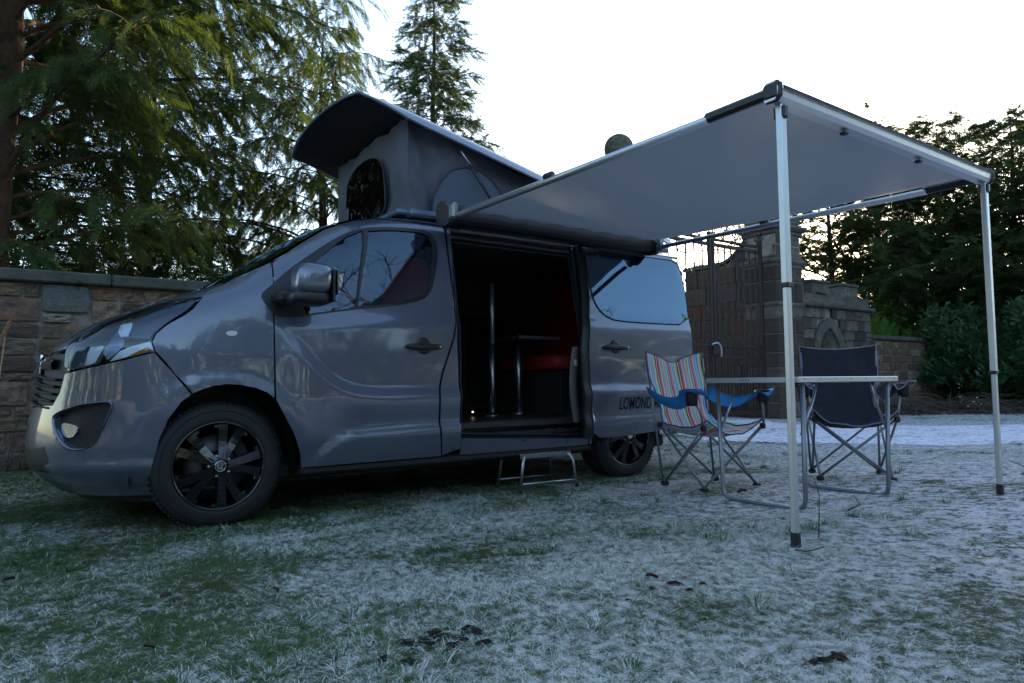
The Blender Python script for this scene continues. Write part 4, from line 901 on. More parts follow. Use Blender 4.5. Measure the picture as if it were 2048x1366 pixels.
# ================================================================== camp chairs
def camp_chair(name, label, loc, rz, zs, fabric, arm_mat, trim, back_shape, dipk=.055):
    c = tag(empty(name, loc, rz), label, 'camp chair', 'folding camp chairs beside the table')
    Z = lambda z: z*zs
    sh = .43; ft = [(-.23,.20),(.23,.20),(.23,-.20),(-.23,-.20)]; st = [(-.26,.24),(.26,.24),(.245,-.22),(-.245,-.22)]
    def bar(name, a, b, r=.0085, mt=M['steel'], parent=c):
        mb = MB(); mb.tube([(p[0], p[1], Z(p[2])) for p in ([a, b] if len(a) == 3 else a)], r, 8, mt); return mb.build(name, None, parent)
    for i in range(4):
        j = (i+1)%4
        bar('cross_bar', (*ft[i], .03), (*st[j], sh-.02)); bar('cross_bar', (ft[j][0]*.985, ft[j][1]*.96, .03), (st[i][0]*.985, st[i][1]*.96, sh-.02))
    for x_ in (-1, 1):
        bar('back_post', (x_*.235, -.215, .03), (x_*back_shape[0]*.985, -.338, .875))
        mb = MB(); mb.tube([(p[0], p[1], Z(p[2])) for p in [(x_*.262,.245,sh-.03),(x_*.275,.235,.50),(x_*.30,.20,.60),(x_*.315,.12,.635)]], .0085, 8, M['steel']); mb.build('arm_post', None, c)
    for p in ft:
        mb = MB(); mb.box((p[0], p[1], .018), (.05, .045, .034), None, M['black'], .008); mb.build('foot', None, c)
    mb = MB()
    for p in st: mb.box((p[0], p[1], Z(sh-.02)), (.035, .035, .04), None, M['black'], .008)
    mb.build('hinge_blocks', None, c)
    # sling: one sheet from the top of the back down and forward over the seat
    n, k = 30, 40; rows = []; uvs = []
    prof = [(-.345,.90),(-.325,.80),(-.30,.70),(-.275,.60),(-.25,.52),(-.225,.45),(-.19,.405),(-.12,.385),(0,.375),(.12,.385),(.22,.415),(.26,.435)]
    wid = back_shape
    L = [0]
    for a, b in zip(prof[:-1], prof[1:]): L.append(L[-1]+math.hypot(b[0]-a[0], b[1]-a[1]))
    for i in range(k+1):
        d = L[-1]*i/k; py = np.interp(d, L, [p[0] for p in prof]); pz = np.interp(d, L, [p[1] for p in prof]); w = np.interp(d, L, wid); r_ = []
        for j in range(n+1):
            u = -1+2*j/n; back = d < L[5]
            dip = (-dipk*math.exp(-(u/.42)**2)+.02*abs(u)**3)*math.exp(-d/.07) if back else 0
            bag = (-.045 if not back else -.03)*(1-u*u)
            wv = .011*noise.noise((u*2.2+loc[0], d*5, 1))+.007*noise.noise((u*6, d*9, 3))
            if back: r_.append((u*w, py+bag+wv, Z(pz+dip)))
            else:
                edge = .03*abs(u)**4; front = -.03*math.exp(-((d-L[-1])/.04)**2)*(1-u*u); r_.append((u*w, py-.02*(1-u*u)*(d-L[5]), Z(pz+bag*.9+edge+wv+front)))
        rows.append(r_)
    mb = MB(); mb.grid(rows); o = mb.build('sling', fabric, c); me = o.data; uv = me.uv_layers.new(name='UVMap')
    for lp in me.loops:
        i, j = divmod(lp.vertex_index, n+1); uv.data[lp.index].uv = ((rows[i][j][0]+.3)/.55, i/k)
    so = o.modifiers.new('thickness', 'SOLIDIFY'); so.thickness = .0025
    per = [rows[0][j] for j in range(n+1)]+[rows[i][n] for i in range(1, k+1)]+[rows[k][j] for j in range(n-1, -1, -1)]+[rows[i][0] for i in range(k-1, 0, -1)]
    MB().tube(per, .0045, 5, closed=True).build('edge_binding', trim, c)
    # arms with a cup holder at the front end
    for x_ in (-1, 1):
        rows = []
        for i in range(15):
            t = i/14; y = -.30+.60*t; z = .67-.065*math.sin(math.pi*min(1, t*1.2))-.015*t; w0, w1 = .235+.02*t, .265+.10*sum([math.exp(-((t-.82)/.16)**2)])+.03
            rows.append([(x_*(w0+(w1-w0)*j/6), y, Z(z-.075*(1-j/6)*(1-.75*math.exp(-((t-.85)/.16)**2))-.012*math.sin(j/6*math.pi))) for j in range(7)])
        mb = MB(); mb.grid(rows, flip=x_ < 0); ar = mb.build('arm_rest', arm_mat, c); ar.modifiers.new('thickness', 'SOLIDIFY').thickness = .004
        per = [r_[0] for r_ in rows]+rows[-1][1:]+[r_[-1] for r_ in rows[::-1]][1:]
        MB().tube(per, .004, 5).build('arm_binding', trim, c)
        mb = MB(); cc = (x_*.315, .20, Z(.635)); mb.tube([(cc[0]+.042*math.cos(a), cc[1]+.042*math.sin(a), cc[2]+.006) for a in np.linspace(0, 2*math.pi, 21)[:-1]], .007, 6, M['black'] if fabric is M['stripes'] else M['lilac'], closed=True)
        mb.lathe([(.040,.0),(.038,-.05),(.034,-.085),(0,-.088)], cc, 'z', 16, M['seal']); mb.build('cup_holder', None, c)
    return c
c1x, c1y = 3.0, -.84
camp_chair('camp_chair', 'folding camp chair in multicoloured stripes with blue arms next to the van', (c1x, c1y, gz(c1x, c1y)), math.pi-R_(9), 1.03, M['stripes'], M['blue'], M['navyblue'], [.265,.265,.25,.215,.21,.225,.24,.25,.255,.255,.25,.245])
c2x, c2y = 3.98, -1.30
camp_chair('camp_chair', 'plain dark navy folding camp chair with pale piping at the far end of the table', (c2x, c2y, gz(c2x, c2y)), math.atan2(-.62, -.78)-math.pi/2, 1.05, M['navy'], M['navy'], M['lilac'], [.27,.27,.265,.225,.215,.23,.255,.265,.27,.27,.265,.26], .006)
# ================================================================== step stool under the door sill
ss = tag(empty('step_stool', (2.215, .10, .0), R_(-4)), 'small folding metal step standing under the open side door', 'step stool')
mb = MB(); mb.box((0,0,.262), (.44,.25,.012), None, M['alu'], .004); mb.box((0,-.125,.250), (.44,.012,.034), None, M['steel'], .004); mb.box((0,.125,.250), (.44,.012,.034), None, M['steel'], .004)
for k in range(7): mb.box((-.18+.06*k, 0, .270), (.03,.20,.005), None, M['black'])
mb.build('tread', None, ss)
for x_ in (-1, 1):
    mb = MB(); P = [(x_*.245,-.16,.012),(x_*.215,-.15,.20),(x_*.20,-.135,.245),(x_*.17,-.11,.252),(x_*.17,.11,.252),(x_*.20,.135,.245),(x_*.215,.15,.20),(x_*.245,.16,.012)]
    mb.tube(P, .0115, 10, M['alu']); lg = mb.build('leg', None, ss)
    for y_ in (-.16, .16):
        mb = MB(); mb.lathe([(0,-.002),(.015,-.002),(.015,.035),(.012,.04)], (x_*.246, y_, 0), 'z', 12, M['black']); mb.build('rubber_foot', None, lg)
for y_ in (-.158, .158):
    mb = MB(); mb.tube([(-.236,y_,.062),(.236,y_,.062)], .0075, 8, M['alu']); mb.build('rail', None, ss)
# ================================================================== stonework
def stone_mesh(seed, rough=.06, bulge=.12, fine=False):
    """unit stone: x,z in -0.5..0.5, y from 0 (back) to -1 (front face); rounded, uneven"""
    rg = random.Random(seed); n = 4; v = []; f = []
    for i in range(n+1):
        for j in range(n+1):
            a, b = -.5+i/n, -.5+j/n; ed = (i in (0, n))+(j in (0, n)); k = rough*(.5 if ed else 1)
            sh = .0 if ed == 0 else (.035 if ed == 1 else .075)
            v.append((a*(1-sh)+rg.uniform(-k, k)*.35, -1+(.32 if ed == 2 else .22 if ed else 0)*bulge*3+rg.uniform(-k, k)*1.2, b*(1-sh)+rg.uniform(-k, k)*.35))
    for i in range(n):
        for j in range(n): q = i*(n+1)+j; f.append((q, q+n+1, q+n+2, q+1))
    ring = [i*(n+1) for i in range(n+1)]+[n*(n+1)+j for j in range(1, n+1)]+[i*(n+1)+n for i in range(n-1, -1, -1)]+[j for j in range(n-1, 0, -1)]
    b0 = len(v); v += [(v[i][0], 0, v[i][2]) for i in ring]
    for k in range(len(ring)): a, b = ring[k], ring[(k+1)%len(ring)]; f.append((a, b0+k, b0+(k+1)%len(ring), b))
    me = bpy.data.meshes.new('stone'); me.from_pydata(v, [], f); bm_ = bmesh.new(); bm_.from_mesh(me); bmesh.ops.recalc_face_normals(bm_, faces=bm_.faces); bm_.to_mesh(me); bm_.free(); me.update(); return me
STV = {}
def stone_var(key, mt, n=9, **kw):
    if key not in STV:
        STV[key] = []
        for i in range(n): me = stone_mesh(i*7+len(key), **kw); me.materials.append(mt); STV[key].append(me)
    return STV[key]
def put_stone(parent, key, mt, cx, cz, w, h, depth, y, rg, rz=0, **kw):
    """stone whose front face lies depth in front of plane y (parent space); rz turns the face"""
    me = rg.choice(stone_var(key, mt, **kw)); o = bpy.data.objects.new('stone', me); o.scale = (w, depth, h); o.location = (cx, y, cz) if rz == 0 else y
    if rz: o.rotation_euler = (0,0,rz)
    elif rg.random() < .5: o.rotation_euler = (0, math.pi, 0)
    link(o, parent); return o
def courses(x0, x1, z0, z1, hs, ws, rg):
    out = []; z = z0
    while z < z1-.03:
        h = min(rg.uniform(*hs), z1-z)
        if z1-(z+h) < hs[0]*.6: h = z1-z
        x = x0+rg.uniform(-ws[0], 0)
        while x < x1:
            w = rg.uniform(*ws); a, b = max(x, x0), min(x+w, x1)
            if b-a > .05:
                if h > .2 and w < .3 and rg.random() < .6:
                    k = rg.uniform(.4, .6); out += [((a+b)/2, z+h*k/2, b-a, h*k), ((a+b)/2, z+h*(1+k)/2, b-a, h*(1-k))]
                else: out.append(((a+b)/2, z+h/2, b-a, h))
            x += w
        z += h
    return out
YW = 4.02
# left garden wall
lw = tag(empty('stone_wall', (0, YW, 0)), 'old rubble stone wall with dark coping running behind the nose of the van', 'wall')
mb = MB(); mb.box((2.4, .26, .86), (11.0, .50, 1.84), None, M['mortar']); mb.build('wall_core', None, lw)
rg = random.Random(11); cnt = 0
BIG = (-.79, -.375, 1.495, 1.785)
# top course holds the large grey-green block
for (cx, cz, w, h) in courses(-3.1, 2.6, .0, 1.775, (.07,.27), (.15,.55), rg):
    if cx+w/2 > BIG[0]-.0 and cx-w/2 < BIG[1] and cz+h/2 > BIG[2] and cz-h/2 < BIG[3]: 
        # trim a neighbour that only just overlaps the block
        l, r_, b, t = cx-w/2, cx+w/2, cz-h/2, cz+h/2
        if l < BIG[0]-.07: r_ = BIG[0]
        elif r_ > BIG[1]+.07: l = BIG[1]
        elif b < BIG[2]-.06: t = BIG[2]
        else: continue
        cx, w, cz, h = (l+r_)/2, r_-l, (b+t)/2, t-b
    cnt += 1
    if cnt > 298: break
    put_stone(lw, 'rubble', M['stone'], cx, cz, w-.022, h-.018, rg.uniform(.045,.085), .035, rg, rough=.10, bulge=.13)
put_stone(lw, 'big', M['stone_dark'], (BIG[0]+BIG[1])/2, (BIG[2]+BIG[3])/2, BIG[1]-BIG[0]-.02, BIG[3]-BIG[2]-.02, .085, .035, rg, rough=.05, bulge=.1)
x = -3.1; 
while x < 7.8:
    w = rg.uniform(.85, 1.15); mb = MB(); mb.box((x+w/2, .20, 1.84), (w-.008, .62, .115), Matrix.Rotation(rg.uniform(-.004,.004), 3, 'Y'), M['coping'], .015); mb.build('coping_stone', None, lw); x += w
def block_mesh(seed, key, mt):
    rg_ = random.Random(seed); mb = MB(); mb.box((0,0,0), (1,1,1), None, None, .035)
    v = np.array(mb.v); v += np.random.RandomState(seed).uniform(-.008, .008, v.shape); mb.v = [tuple(p) for p in v]; return mb.mesh('stone', mt)
BLK = {k: [block_mesh(i, k, m_) for i in range(6)] for k, m_ in (('a', M['ashlar']), ('g', M['ashlar_grey']), ('c', M['coping']))}
def block(parent, c, d, key='a', name='stone', rg=rg, rz=0):
    o = bpy.data.objects.new(name, rg.choice(BLK[key])); o.location = c; o.scale = d; o.rotation_euler = (0,0,rz); return link(o, parent)
# gate piers
def pier(x0, x1, y0, y1, label, ball, lift=0):
    p = tag(empty('gate_pier', ((x0+x1)/2, (y0+y1)/2, 0)), label, 'gate pier', 'stone gate piers with ball finials')
    w, d = x1-x0, y1-y0; p.location.z = lift; mb = MB(); mb.box((0,0,-.3), (w+.1, d+.1, .62), None, M['ashlar_grey'], .03); mb.build('plinth', None, p)
    mb = MB(); mb.box((0,0,2.0), (w-.05, d-.05, 4.05), None, M['mortar']); mb.build('pier_core', None, p)
    z = .02; k = 0; rg = random.Random(int(x0*10))
    for h in (.30,.34,.36,.30,.38,.33,.31,.42,.30):          # lower shaft to 3.04
        key = 'g' if h == .31 else 'a'
        if k%2: block(p, (-w*.13, 0, z+h/2), (w*.74-.012, d, h-.014), key, rg=rg); block(p, (w*.37, 0, z+h/2), (w*.26-.012, d, h-.014), key, rg=rg)
        else: block(p, (-w*.24, 0, z+h/2), (w*.52-.012, d, h-.014), key, rg=rg); block(p, (w*.26, 0, z+h/2), (w*.48-.012, d, h-.014), 'g' if k%3 == 0 else 'a', rg=rg)
        z += h; k += 1
    # bands and caps
    mb = MB(); mb.box((0,0,2.30), (w+.06, d+.06, .09), None, M['ashlar_grey'], .025); mb.box((0,0,3.08), (w+.05, d+.05, .08), None, M['ashlar_grey'], .02); mb.box((0,0,3.17), (w+.16, d+.16, .11), None, M['ashlar_grey'], .04); mb.box((0,0,3.25), (w+.05, d+.05, .06), None, M['ashlar_grey'], .02); mb.build('string_course', None, p)
    for zz in (3.29, 3.50):
        block(p, (-w*.22, 0, zz+.10), (w*.50, d-.04, .20), 'a', rg=rg); block(p, (w*.25, 0, zz+.10), (w*.42, d-.04, .20), 'g', rg=rg)
    mb = MB(); mb.box((0,0,3.76), (w+.06, d+.06, .09), None, M['ashlar_grey'], .02); mb.box((0,0,3.86), (w+.22, d+.22, .12), None, M['ashlar_grey'], .05); mb.box((0,0,3.98), (w-.02, d-.02, .13), None, M['ashlar_grey'], .04); mb.lathe([(.34,4.04),(.30,4.10),(.16,4.16),(.13,4.24),(.17,4.30)], (0,0,0), 'z', 24, M['moss_ball']); mb.build('pier_cap', None, p)
    mb = MB(); prof = [(ball*math.sin(a), 4.28+ball-.02-ball*math.cos(a)) for a in np.linspace(0.15, math.pi, 18)]; mb.lathe(prof, (0,0,0), 'z', 32); mb.build('ball_finial', M['moss_ball'], p)
    return p
pier(6.75, 7.65, 3.85, 4.65, 'moss-covered stone gate pier whose ball finial shows above the awning edge', .25, .20)
pier(11.22, 12.12, 4.0, 4.75, 'tall sandstone gate pier with moulded bands behind the near awning leg', .26)
# wing wall running back from the right-hand pier, seen through the gate
ww = tag(empty('wing_wall', (11.33, 4.75, 0)), 'dark ashlar wing wall behind the bars of the iron gate', 'wall')
def topz(t): return 3.26+.42*max(0, 1-t/.75)**2          # swept top, t metres back from the pier
mb = MB(); P = [(0,0)]+[(t, topz(t)-.02) for t in np.linspace(0, 1.62, 12)]+[(1.62,0)]; mb.prism(P, .45, (.03,0,0), ((0,1,0),(0,0,1),(1,0,0)), M['mortar']); mb.build('wall_core', None, ww)
rg2 = random.Random(5); z = .02
for h in (.36,.30,.40,.34,.30,.38,.34,.40,.36,.30,.3):
    y = rg2.uniform(-.3, 0)
    while y < 1.62:
        w = rg2.uniform(.32, .62); a, b = max(y, .0), min(y+w, 1.62); zt = min(z+h, topz((a+b)/2)-.01)
        if b-a > .06 and zt-z > .08:
            o = bpy.data.objects.new('stone', rg2.choice(BLK['a'])); o.scale = (.08, b-a-.018, zt-z-.016); o.location = (.02, (a+b)/2, (z+zt)/2); link(o, ww)
        y += w
    z += h
mb = MB()
rows = [[(-.06, t, topz(t)-.01), (-.06, t, topz(t)+.06), (.02, t, topz(t)+.09), (.50, t, topz(t)+.09), (.54, t, topz(t)+.05), (.54, t, topz(t)-.01)] for t in np.linspace(0, 1.68, 18)]
mb.grid(rows); mb.add([p for r_ in (rows[-1],) for p in r_], [(0,1,2,3,4,5)], None, False); mb.build('coping', M['coping'], ww)
# castellated screen wall with a pointed doorway
cw = tag(empty('castellated_wall', (12.13, 4.08, 0)), 'castellated stone wall with pointed arch doorway right of the gate pier', 'wall')
CWL = 2.78; DC, DWh, SPR = 1.02, .40, 1.30      # doorway centre, half width, spring height
def arch_pts(r_out=0, n=10):
    R0 = DWh*1.55; L_ = []; top = SPR+math.sqrt(R0**2-(R0-DWh)**2)
    for i in range(n+1):
        a = math.acos((R0-DWh)/R0)*i/n; L_.append((DC+DWh-R0+ (R0+r_out)*math.cos(a), SPR+(R0+r_out)*math.sin(a)))
    Rr = L_; Ll = [(2*DC-x, z_) for x, z_ in Rr][::-1]; return Rr+Ll[1:]
ap_ = arch_pts()
mb = MB(); outer = [(0,0),(DC-DWh,0)]+[p for p in ap_[::-1]]+[(DC+DWh,0),(CWL,0),(CWL,2.30),(0,2.30)]
bmx = bmesh.new(); vs = [bmx.verts.new((a, .03, b)) for a, b in outer]; f_ = bmx.faces.new(vs); r__ = bmesh.ops.extrude_face_region(bmx, geom=[f_]); bmesh.ops.translate(bmx, verts=[g for g in r__['geom'] if isinstance(g, bmesh.types.BMVert)], vec=(0,.42,0)); bmesh.ops.recalc_face_normals(bmx, faces=bmx.faces); bmesh.ops.triangulate(bmx, faces=[f for f in bmx.faces if len(f.verts) > 4])
me = bpy.data.meshes.new('wall_core'); bmx.to_mesh(me); me.materials.append(M['mortar']); link(bpy.data.objects.new('wall_core', me), cw)
rg3 = random.Random(8)
for (cx, cz, w, h) in courses(0, CWL, .0, 2.30, (.20,.30), (.26,.5), rg3):
    l, r_ = cx-w/2, cx+w/2; zt = cz+h/2; zb = cz-h/2
    # keep the doorway and its voussoirs free
    def half(zz): 
        if zz < SPR: return DWh+.02
        R0 = DWh*1.55+.24; q = R0**2-(zz-SPR)**2; return max(-9, math.sqrt(q)-(DWh*1.55-DWh)) if q > 0 else -9
    hw = max(half(zb), half(zt), half(cz))
    if hw > 0:
        if l < DC-hw < r_ and r_ <= DC+hw: r_ = DC-hw
        elif l < DC+hw < r_ and l >= DC-hw: l = DC+hw
        elif l >= DC-hw and r_ <= DC+hw: continue
        elif l < DC-hw and r_ > DC+hw:
            block(cw, ((DC+hw+r_)/2, .0, cz), (r_-DC-hw-.014, .07, h-.014), 'g', rg=rg3); r_ = DC-hw
    if r_-l > .06: block(cw, ((l+r_)/2, .0, cz), (r_-l-.014, .07, h-.014), rg3.choice('gga'), rg=rg3)
inn, out_ = arch_pts(0, 6), arch_pts(.235, 6)
for k in range(len(inn)-1):
    a, b, c_, d_ = [Vector((p[0], 0, p[1])) for p in (inn[k], inn[k+1], out_[k+1], out_[k])]; ce = (a+b+c_+d_)/4
    q = [ce+(p-ce)*.95 for p in (a, b, c_, d_)]; mb = MB(); v = [(p.x, -.045, p.z) for p in q]+[(p.x, .30, p.z) for p in q]
    mb.add(v, [(0,1,2,3),(7,6,5,4),(0,4,5,1),(1,5,6,2),(2,6,7,3),(3,7,4,0)], M['ashlar_grey'], False); mb.build('voussoir', None, cw)
mb = MB(); mb.box((DC, .36, .95), (.82, .05, 1.95), None, mat('weathered_brown_door', (.16,.07,.025), .8, noise_c=(.09,.045,.02), noise_s=6, bump=.004, bump_s=20), .01)
mb.build('door', None, cw)
mb = MB(); mb.box((CWL/2+.02, .19, 2.345), (CWL+.16, .62, .085), None, M['coping'], .025); mb.build('string_course', None, cw)
z = 2.39
for (a, b) in ((0,.9),(.9,1.75),(1.75,CWL)): block(cw, ((a+b)/2, .2, z+.10), (b-a-.012, .44, .20), 'g', rg=rg3)
for (a, b) in ((-.02,.22),(.55,1.22),(1.72,2.40)):
    block(cw, (a+(b-a)*.28, .2, z+.33), ((b-a)*.54, .32, .245), 'g', name='merlon', rg=rg3); block(cw, (a+(b-a)*.78, .2, z+.33), ((b-a)*.42, .32, .245), 'g', name='merlon', rg=rg3); mb = MB(); mb.box(((a+b)/2, .2, z+.49), (b-a+.05, .38, .07), None, M['coping'], .02); mb.build('merlon_cap', None, cw)
mb = MB(); mb.box((.9+.35/2-.25, .2, z+.235), (.3,.5,.04), None, M['coping'], .012); mb.build('crenel_cap', None, cw)
# low rubble wall beyond it
lo_ = tag(empty('garden_wall', (14.93, 4.12, 0)), 'low brown rubble wall topped with mossy coping beside the shrubs', 'wall')
mb = MB(); mb.box((2.2,.22,.82), (4.4,.42,1.72), None, M['mortar']); mb.build('wall_core', None, lo_); rg4 = random.Random(3); cnt = 0
for (cx, cz, w, h) in courses(0, 4.4, .0, 1.66, (.12,.24), (.18,.42), rg4):
    cnt += 1
    if cnt < 290: put_stone(lo_, 'rubble', M['stone'], cx, cz, w-.022, h-.018, rg4.uniform(.04,.07), .035, rg4)
x = 0
while x < 4.4:
    w = rg4.uniform(.6,.9); mb = MB(); mb.box((x+w/2, .2, 1.74), (w-.008, .58, .10), None, M['coping'], .02); mb.build('coping_stone', None, lo_); x += w
# ================================================================== iron gates
def spiral(c, r0, turns, a0, sg=1, n=26, plane_y=0):
    return [(c[0]+r0*(1-t*.86)*math.cos(a0+sg*t*turns*2*math.pi), plane_y, c[1]+r0*(1-t*.86)*math.sin(a0+sg*t*turns*2*math.pi)) for t in np.linspace(0, 1, n)]
def gate_leaf(x0, x1, label):
    g = tag(empty('iron_gate', (x0, 4.30, .05)), label, 'gate', 'wrought iron gate leaves between the piers'); W = x1-x0; H = 3.30
    def add(name, mb): return mb.build(name, M['iron'], g)
    for x_ in (0.03, W-.03): mb = MB(); mb.box((x_, 0, H/2+.12), (.062,.07,H+.24), bev=.006); add('stile', mb)
    for z_, h_ in ((.10,.07),(1.17,.05),(1.38,.05),(H,.07)): mb = MB(); mb.box((W/2, 0, z_), (W-.13, .05, h_), bev=.005); add('rail', mb)
    nb = 8
    for k in range(1, nb):
        x_ = W*k/nb; mb = MB(); mb.tube([(x_,0,.1),(x_,0,H)], .017, 8)
        if k in (2, 3, 4, 5, 6): mb.lathe([(.012,0),(.03,.02),(.016,.035),(.034,.05),(.016,.07),(.03,.085),(.012,.1)], (x_,0,2.05), 'z', 10)
        add('bar', mb)
    for k in range(nb):
        x_ = W*(k+.5)/nb; mb = MB(); mb.tube([(x_,0,.1),(x_,0,1.52),(x_,0,1.60)], [.013,.013,.003], 6); mb.lathe([(.004,1.50),(.02,1.53),(.004,1.60)], (x_,0,0), 'z', 8); add('dog_bar', mb)
        mb = MB(); mb.tube([(x_+.05*math.cos(a),0,1.275+.05*math.sin(a)) for a in np.linspace(0,2*math.pi,15)[:-1]], .006, 5, closed=True); add('ring', mb)
    # crown and ribbon scroll in the middle of the leaf
    cx = W/2+.17; mb = MB(); cz = 3.08
    mb.tube([(cx-.13,0,cz),(cx,0,cz-.02),(cx+.13,0,cz)], .014, 6)
    for k in range(5):
        xx = cx-.14+.07*k; mb.tube([(xx,0,cz),(xx-.01*(2-k),0,cz+.13)], .009, 6); mb.lathe([(0,-.018),(.014,-.01),(.018,0),(.014,.01),(0,.018)], (xx-.01*(2-k),0,cz+.145), 'z', 8)
    for k in range(4): xx = cx-.105+.07*k; mb.tube([(xx-.03,0,cz+.02),(xx,0,cz+.06),(xx+.03,0,cz+.02)], .006, 5)
    add('crown', mb)
    mb = MB(); mb.tube(spiral((cx+.13,2.70), .12, 1.1, 2.6, -1), .009, 6); mb.tube(spiral((cx-.12,2.62), .11, 1.2, .4, 1), .009, 6)
    mb.tube([(cx+.16,0,2.75),(cx+.03,0,2.55),(cx-.06,0,2.38),(cx,0,2.22),(cx+.12,0,2.20)], .011, 6); mb.tube([(cx-.1,0,2.72),(cx+.08,0,2.50),(cx+.10,0,2.34),(cx-.04,0,2.14)], .010, 6); mb.tube(spiral((cx+.12,2.24), .07, 1, 0, 1), .008, 6); add('ribbon_scroll', mb)
    return g, W, H
gL, W1, H1 = gate_leaf(7.72, 9.58, 'left iron gate leaf with crown ornament, seen just past the tail of the van')
gR, W2, H2 = gate_leaf(9.62, 11.16, 'right iron gate leaf standing before the dark wing wall')
ov = tag(empty('gate_overthrow', (7.68, 4.30, 3.45)), 'curling wrought iron scrollwork along the top of the gates', 'ironwork')
mb = MB(); mb.box((1.75,0,0), (3.5,.05,.05)); mb.build('rail', M['iron'], ov)
for k in range(10):
    x_ = .2+.35*k
    mb = MB(); mb.tube(spiral((x_,.16), .12, 1.4, -1.4, 1 if k%2 else -1), .014, 6); mb.tube(spiral((x_+.17,.24), .09, 1.2, 1.8, -1 if k%2 else 1), .012, 6); mb.tube([(x_,0,.03),(x_+.05,0,.2),(x_+.2,0,.34)], .012, 6); mb.build('scroll', M['iron'], ov)
pl = tag(empty('padlock_chain', (9.60, 4.24, 1.42)), 'pale chain looped round the meeting stiles of the gates', 'chain')
mb = MB(); mb.tube([(-.12,0,.02),(-.04,-.03,.06),(.05,-.03,.05),(.12,-.02,-.02),(.13,-.02,-.12),(.12,-.02,-.20)], .016, 7); mb.build('chain', M['alu_white'], pl)
mb = MB(); mb.box((.0,.0,-.08), (.16,.05,.20), None, None, .02); mb.build('lock_box', M['iron'], pl)

# ================================================================== trees and shrubs
def spray_template(kind, seed=0):
    """one leafy twig about 1 long growing along +x; triangles only"""
    rg = np.random.RandomState(seed); v = []; f = []
    def tri(p, d, L, w, nrm):
        d = d/np.linalg.norm(d); s = np.cross(d, nrm); s /= np.linalg.norm(s)+1e-9; b = len(v)
        v.extend([p-s*w*.5, p+s*w*.5, p+d*L]); f.append((b, b+1, b+2))
    if kind == 'hemlock':
        for t in np.linspace(.02, .98, 15):
            base = np.array([t, 0, -.22*t*t])
            for s in (-1, 1):
                L = (.34*(1-.7*t)+.05)*rg.uniform(.7,1.2); d = np.array([.75, s*rg.uniform(.7,1.1), -rg.uniform(.1,.55)]); tri(base, d, L, .045, np.array([rg.normal()*.3, rg.normal()*.4, 1.]))
                if t < .8 and rg.rand() < .35: tri(base+d*L*.3, np.array([.9, s*.1, -.5]), L*.6, .04, np.array([0, rg.normal()*.5, 1.]))
        tri(np.array([0,0,0.]), np.array([1,0,-.2]), 1.05, .03, np.array([0,0,1.]))
    elif kind == 'fir':
        for t in np.linspace(0, 1, 11):
            base = np.array([t, 0, 0.05*t])
            for s in (-1, 1):
                for q in range(1+(int(t*10)%2)): d = np.array([.8, s*rg.uniform(.6,1.2), rg.uniform(-.2,.35)]); tri(base, d, (.30*(1-.6*t)+.06)*rg.uniform(.7,1.2), .07, np.array([rg.normal()*.5, rg.normal()*.5, 1.]))
    elif kind == 'leaf':
        for k in range(9):
            d = np.array([rg.uniform(.1,1), rg.uniform(-1,1), rg.uniform(-.7,.6)]); p = np.array([rg.uniform(0,.7), 0, 0]); L = rg.uniform(.4,.65); nn = np.array([rg.normal()*.5, rg.normal()*.5, 1.])
            dn = d/np.linalg.norm(d); s = np.cross(dn, nn); s /= np.linalg.norm(s); b = len(v); w = L*.17
            v.extend([p, p+dn*L*.45+s*w, p+dn*L, p+dn*L*.45-s*w]); f.extend([(b,b+1,b+2),(b,b+2,b+3)])
    return np.array(v), np.array(f)
TPL = {k: [spray_template(k, i) for i in range(4)] for k in ('hemlock', 'fir', 'leaf')}
def sprays(kind, pos, dirs, scale, rs):
    pos = np.array(pos); dirs = np.array(dirs); scale = np.array(scale)
    d = dirs/np.linalg.norm(dirs, axis=1, keepdims=True); upv = np.array([0,0,1.])+rs.normal(0,.45,(len(d),3))
    s = np.cross(upv, d); s /= np.linalg.norm(s, axis=1, keepdims=True)+1e-9; n = np.cross(d, s)
    V = []; Fx = []; o = 0; grp = rs.randint(0, 4, len(d))
    for k in range(4):
        tv, tf = TPL[kind][k]; ix = np.where(grp == k)[0]
        if not len(ix): continue
        P = pos[ix][:,None,:]+scale[ix][:,None,None]*(tv[None,:,0:1]*d[ix][:,None,:]+tv[None,:,1:2]*s[ix][:,None,:]+tv[None,:,2:3]*n[ix][:,None,:])
        V.append(P.reshape(-1,3)); Fx.append((tf[None]+(np.arange(len(ix))*len(tv))[:,None,None]+o).reshape(-1,3)); o += len(ix)*len(tv)
    return np.concatenate(V), np.concatenate(Fx)
class Tubes:
    def __init__(s): s.V = []; s.F = []; s.n = 0
    def add(s, P, r0, r1, k=5):
        P = np.array(P); n = len(P); T = np.gradient(P, axis=0); T /= np.linalg.norm(T, axis=1, keepdims=True)+1e-9
        a = np.array([.13,.27,1.]); a = a if abs(T[0]@a) < .95 else np.array([1.,0,0]); U = np.cross(T, a); U /= np.linalg.norm(U, axis=1, keepdims=True)+1e-9; W = np.cross(T, U)
        r = np.linspace(r0, r1, n)[:,None,None]; an = 2*np.pi*np.arange(k)/k
        ring = P[:,None,:]+r*(U[:,None,:]*np.cos(an)[None,:,None]+W[:,None,:]*np.sin(an)[None,:,None]); s.V.append(ring.reshape(-1,3))
        i = np.arange(n-1)[:,None]*k; j = np.arange(k)[None,:]; j2 = (j+1)%k
        s.F.append((np.stack([i+j, i+j2, i+k+j2, i+k+j], -1)+s.n).reshape(-1,4)); s.n += n*k
    def build(s, name, mt, parent): return bigmesh(name, np.concatenate(s.V), np.concatenate(s.F), mt, parent, True)
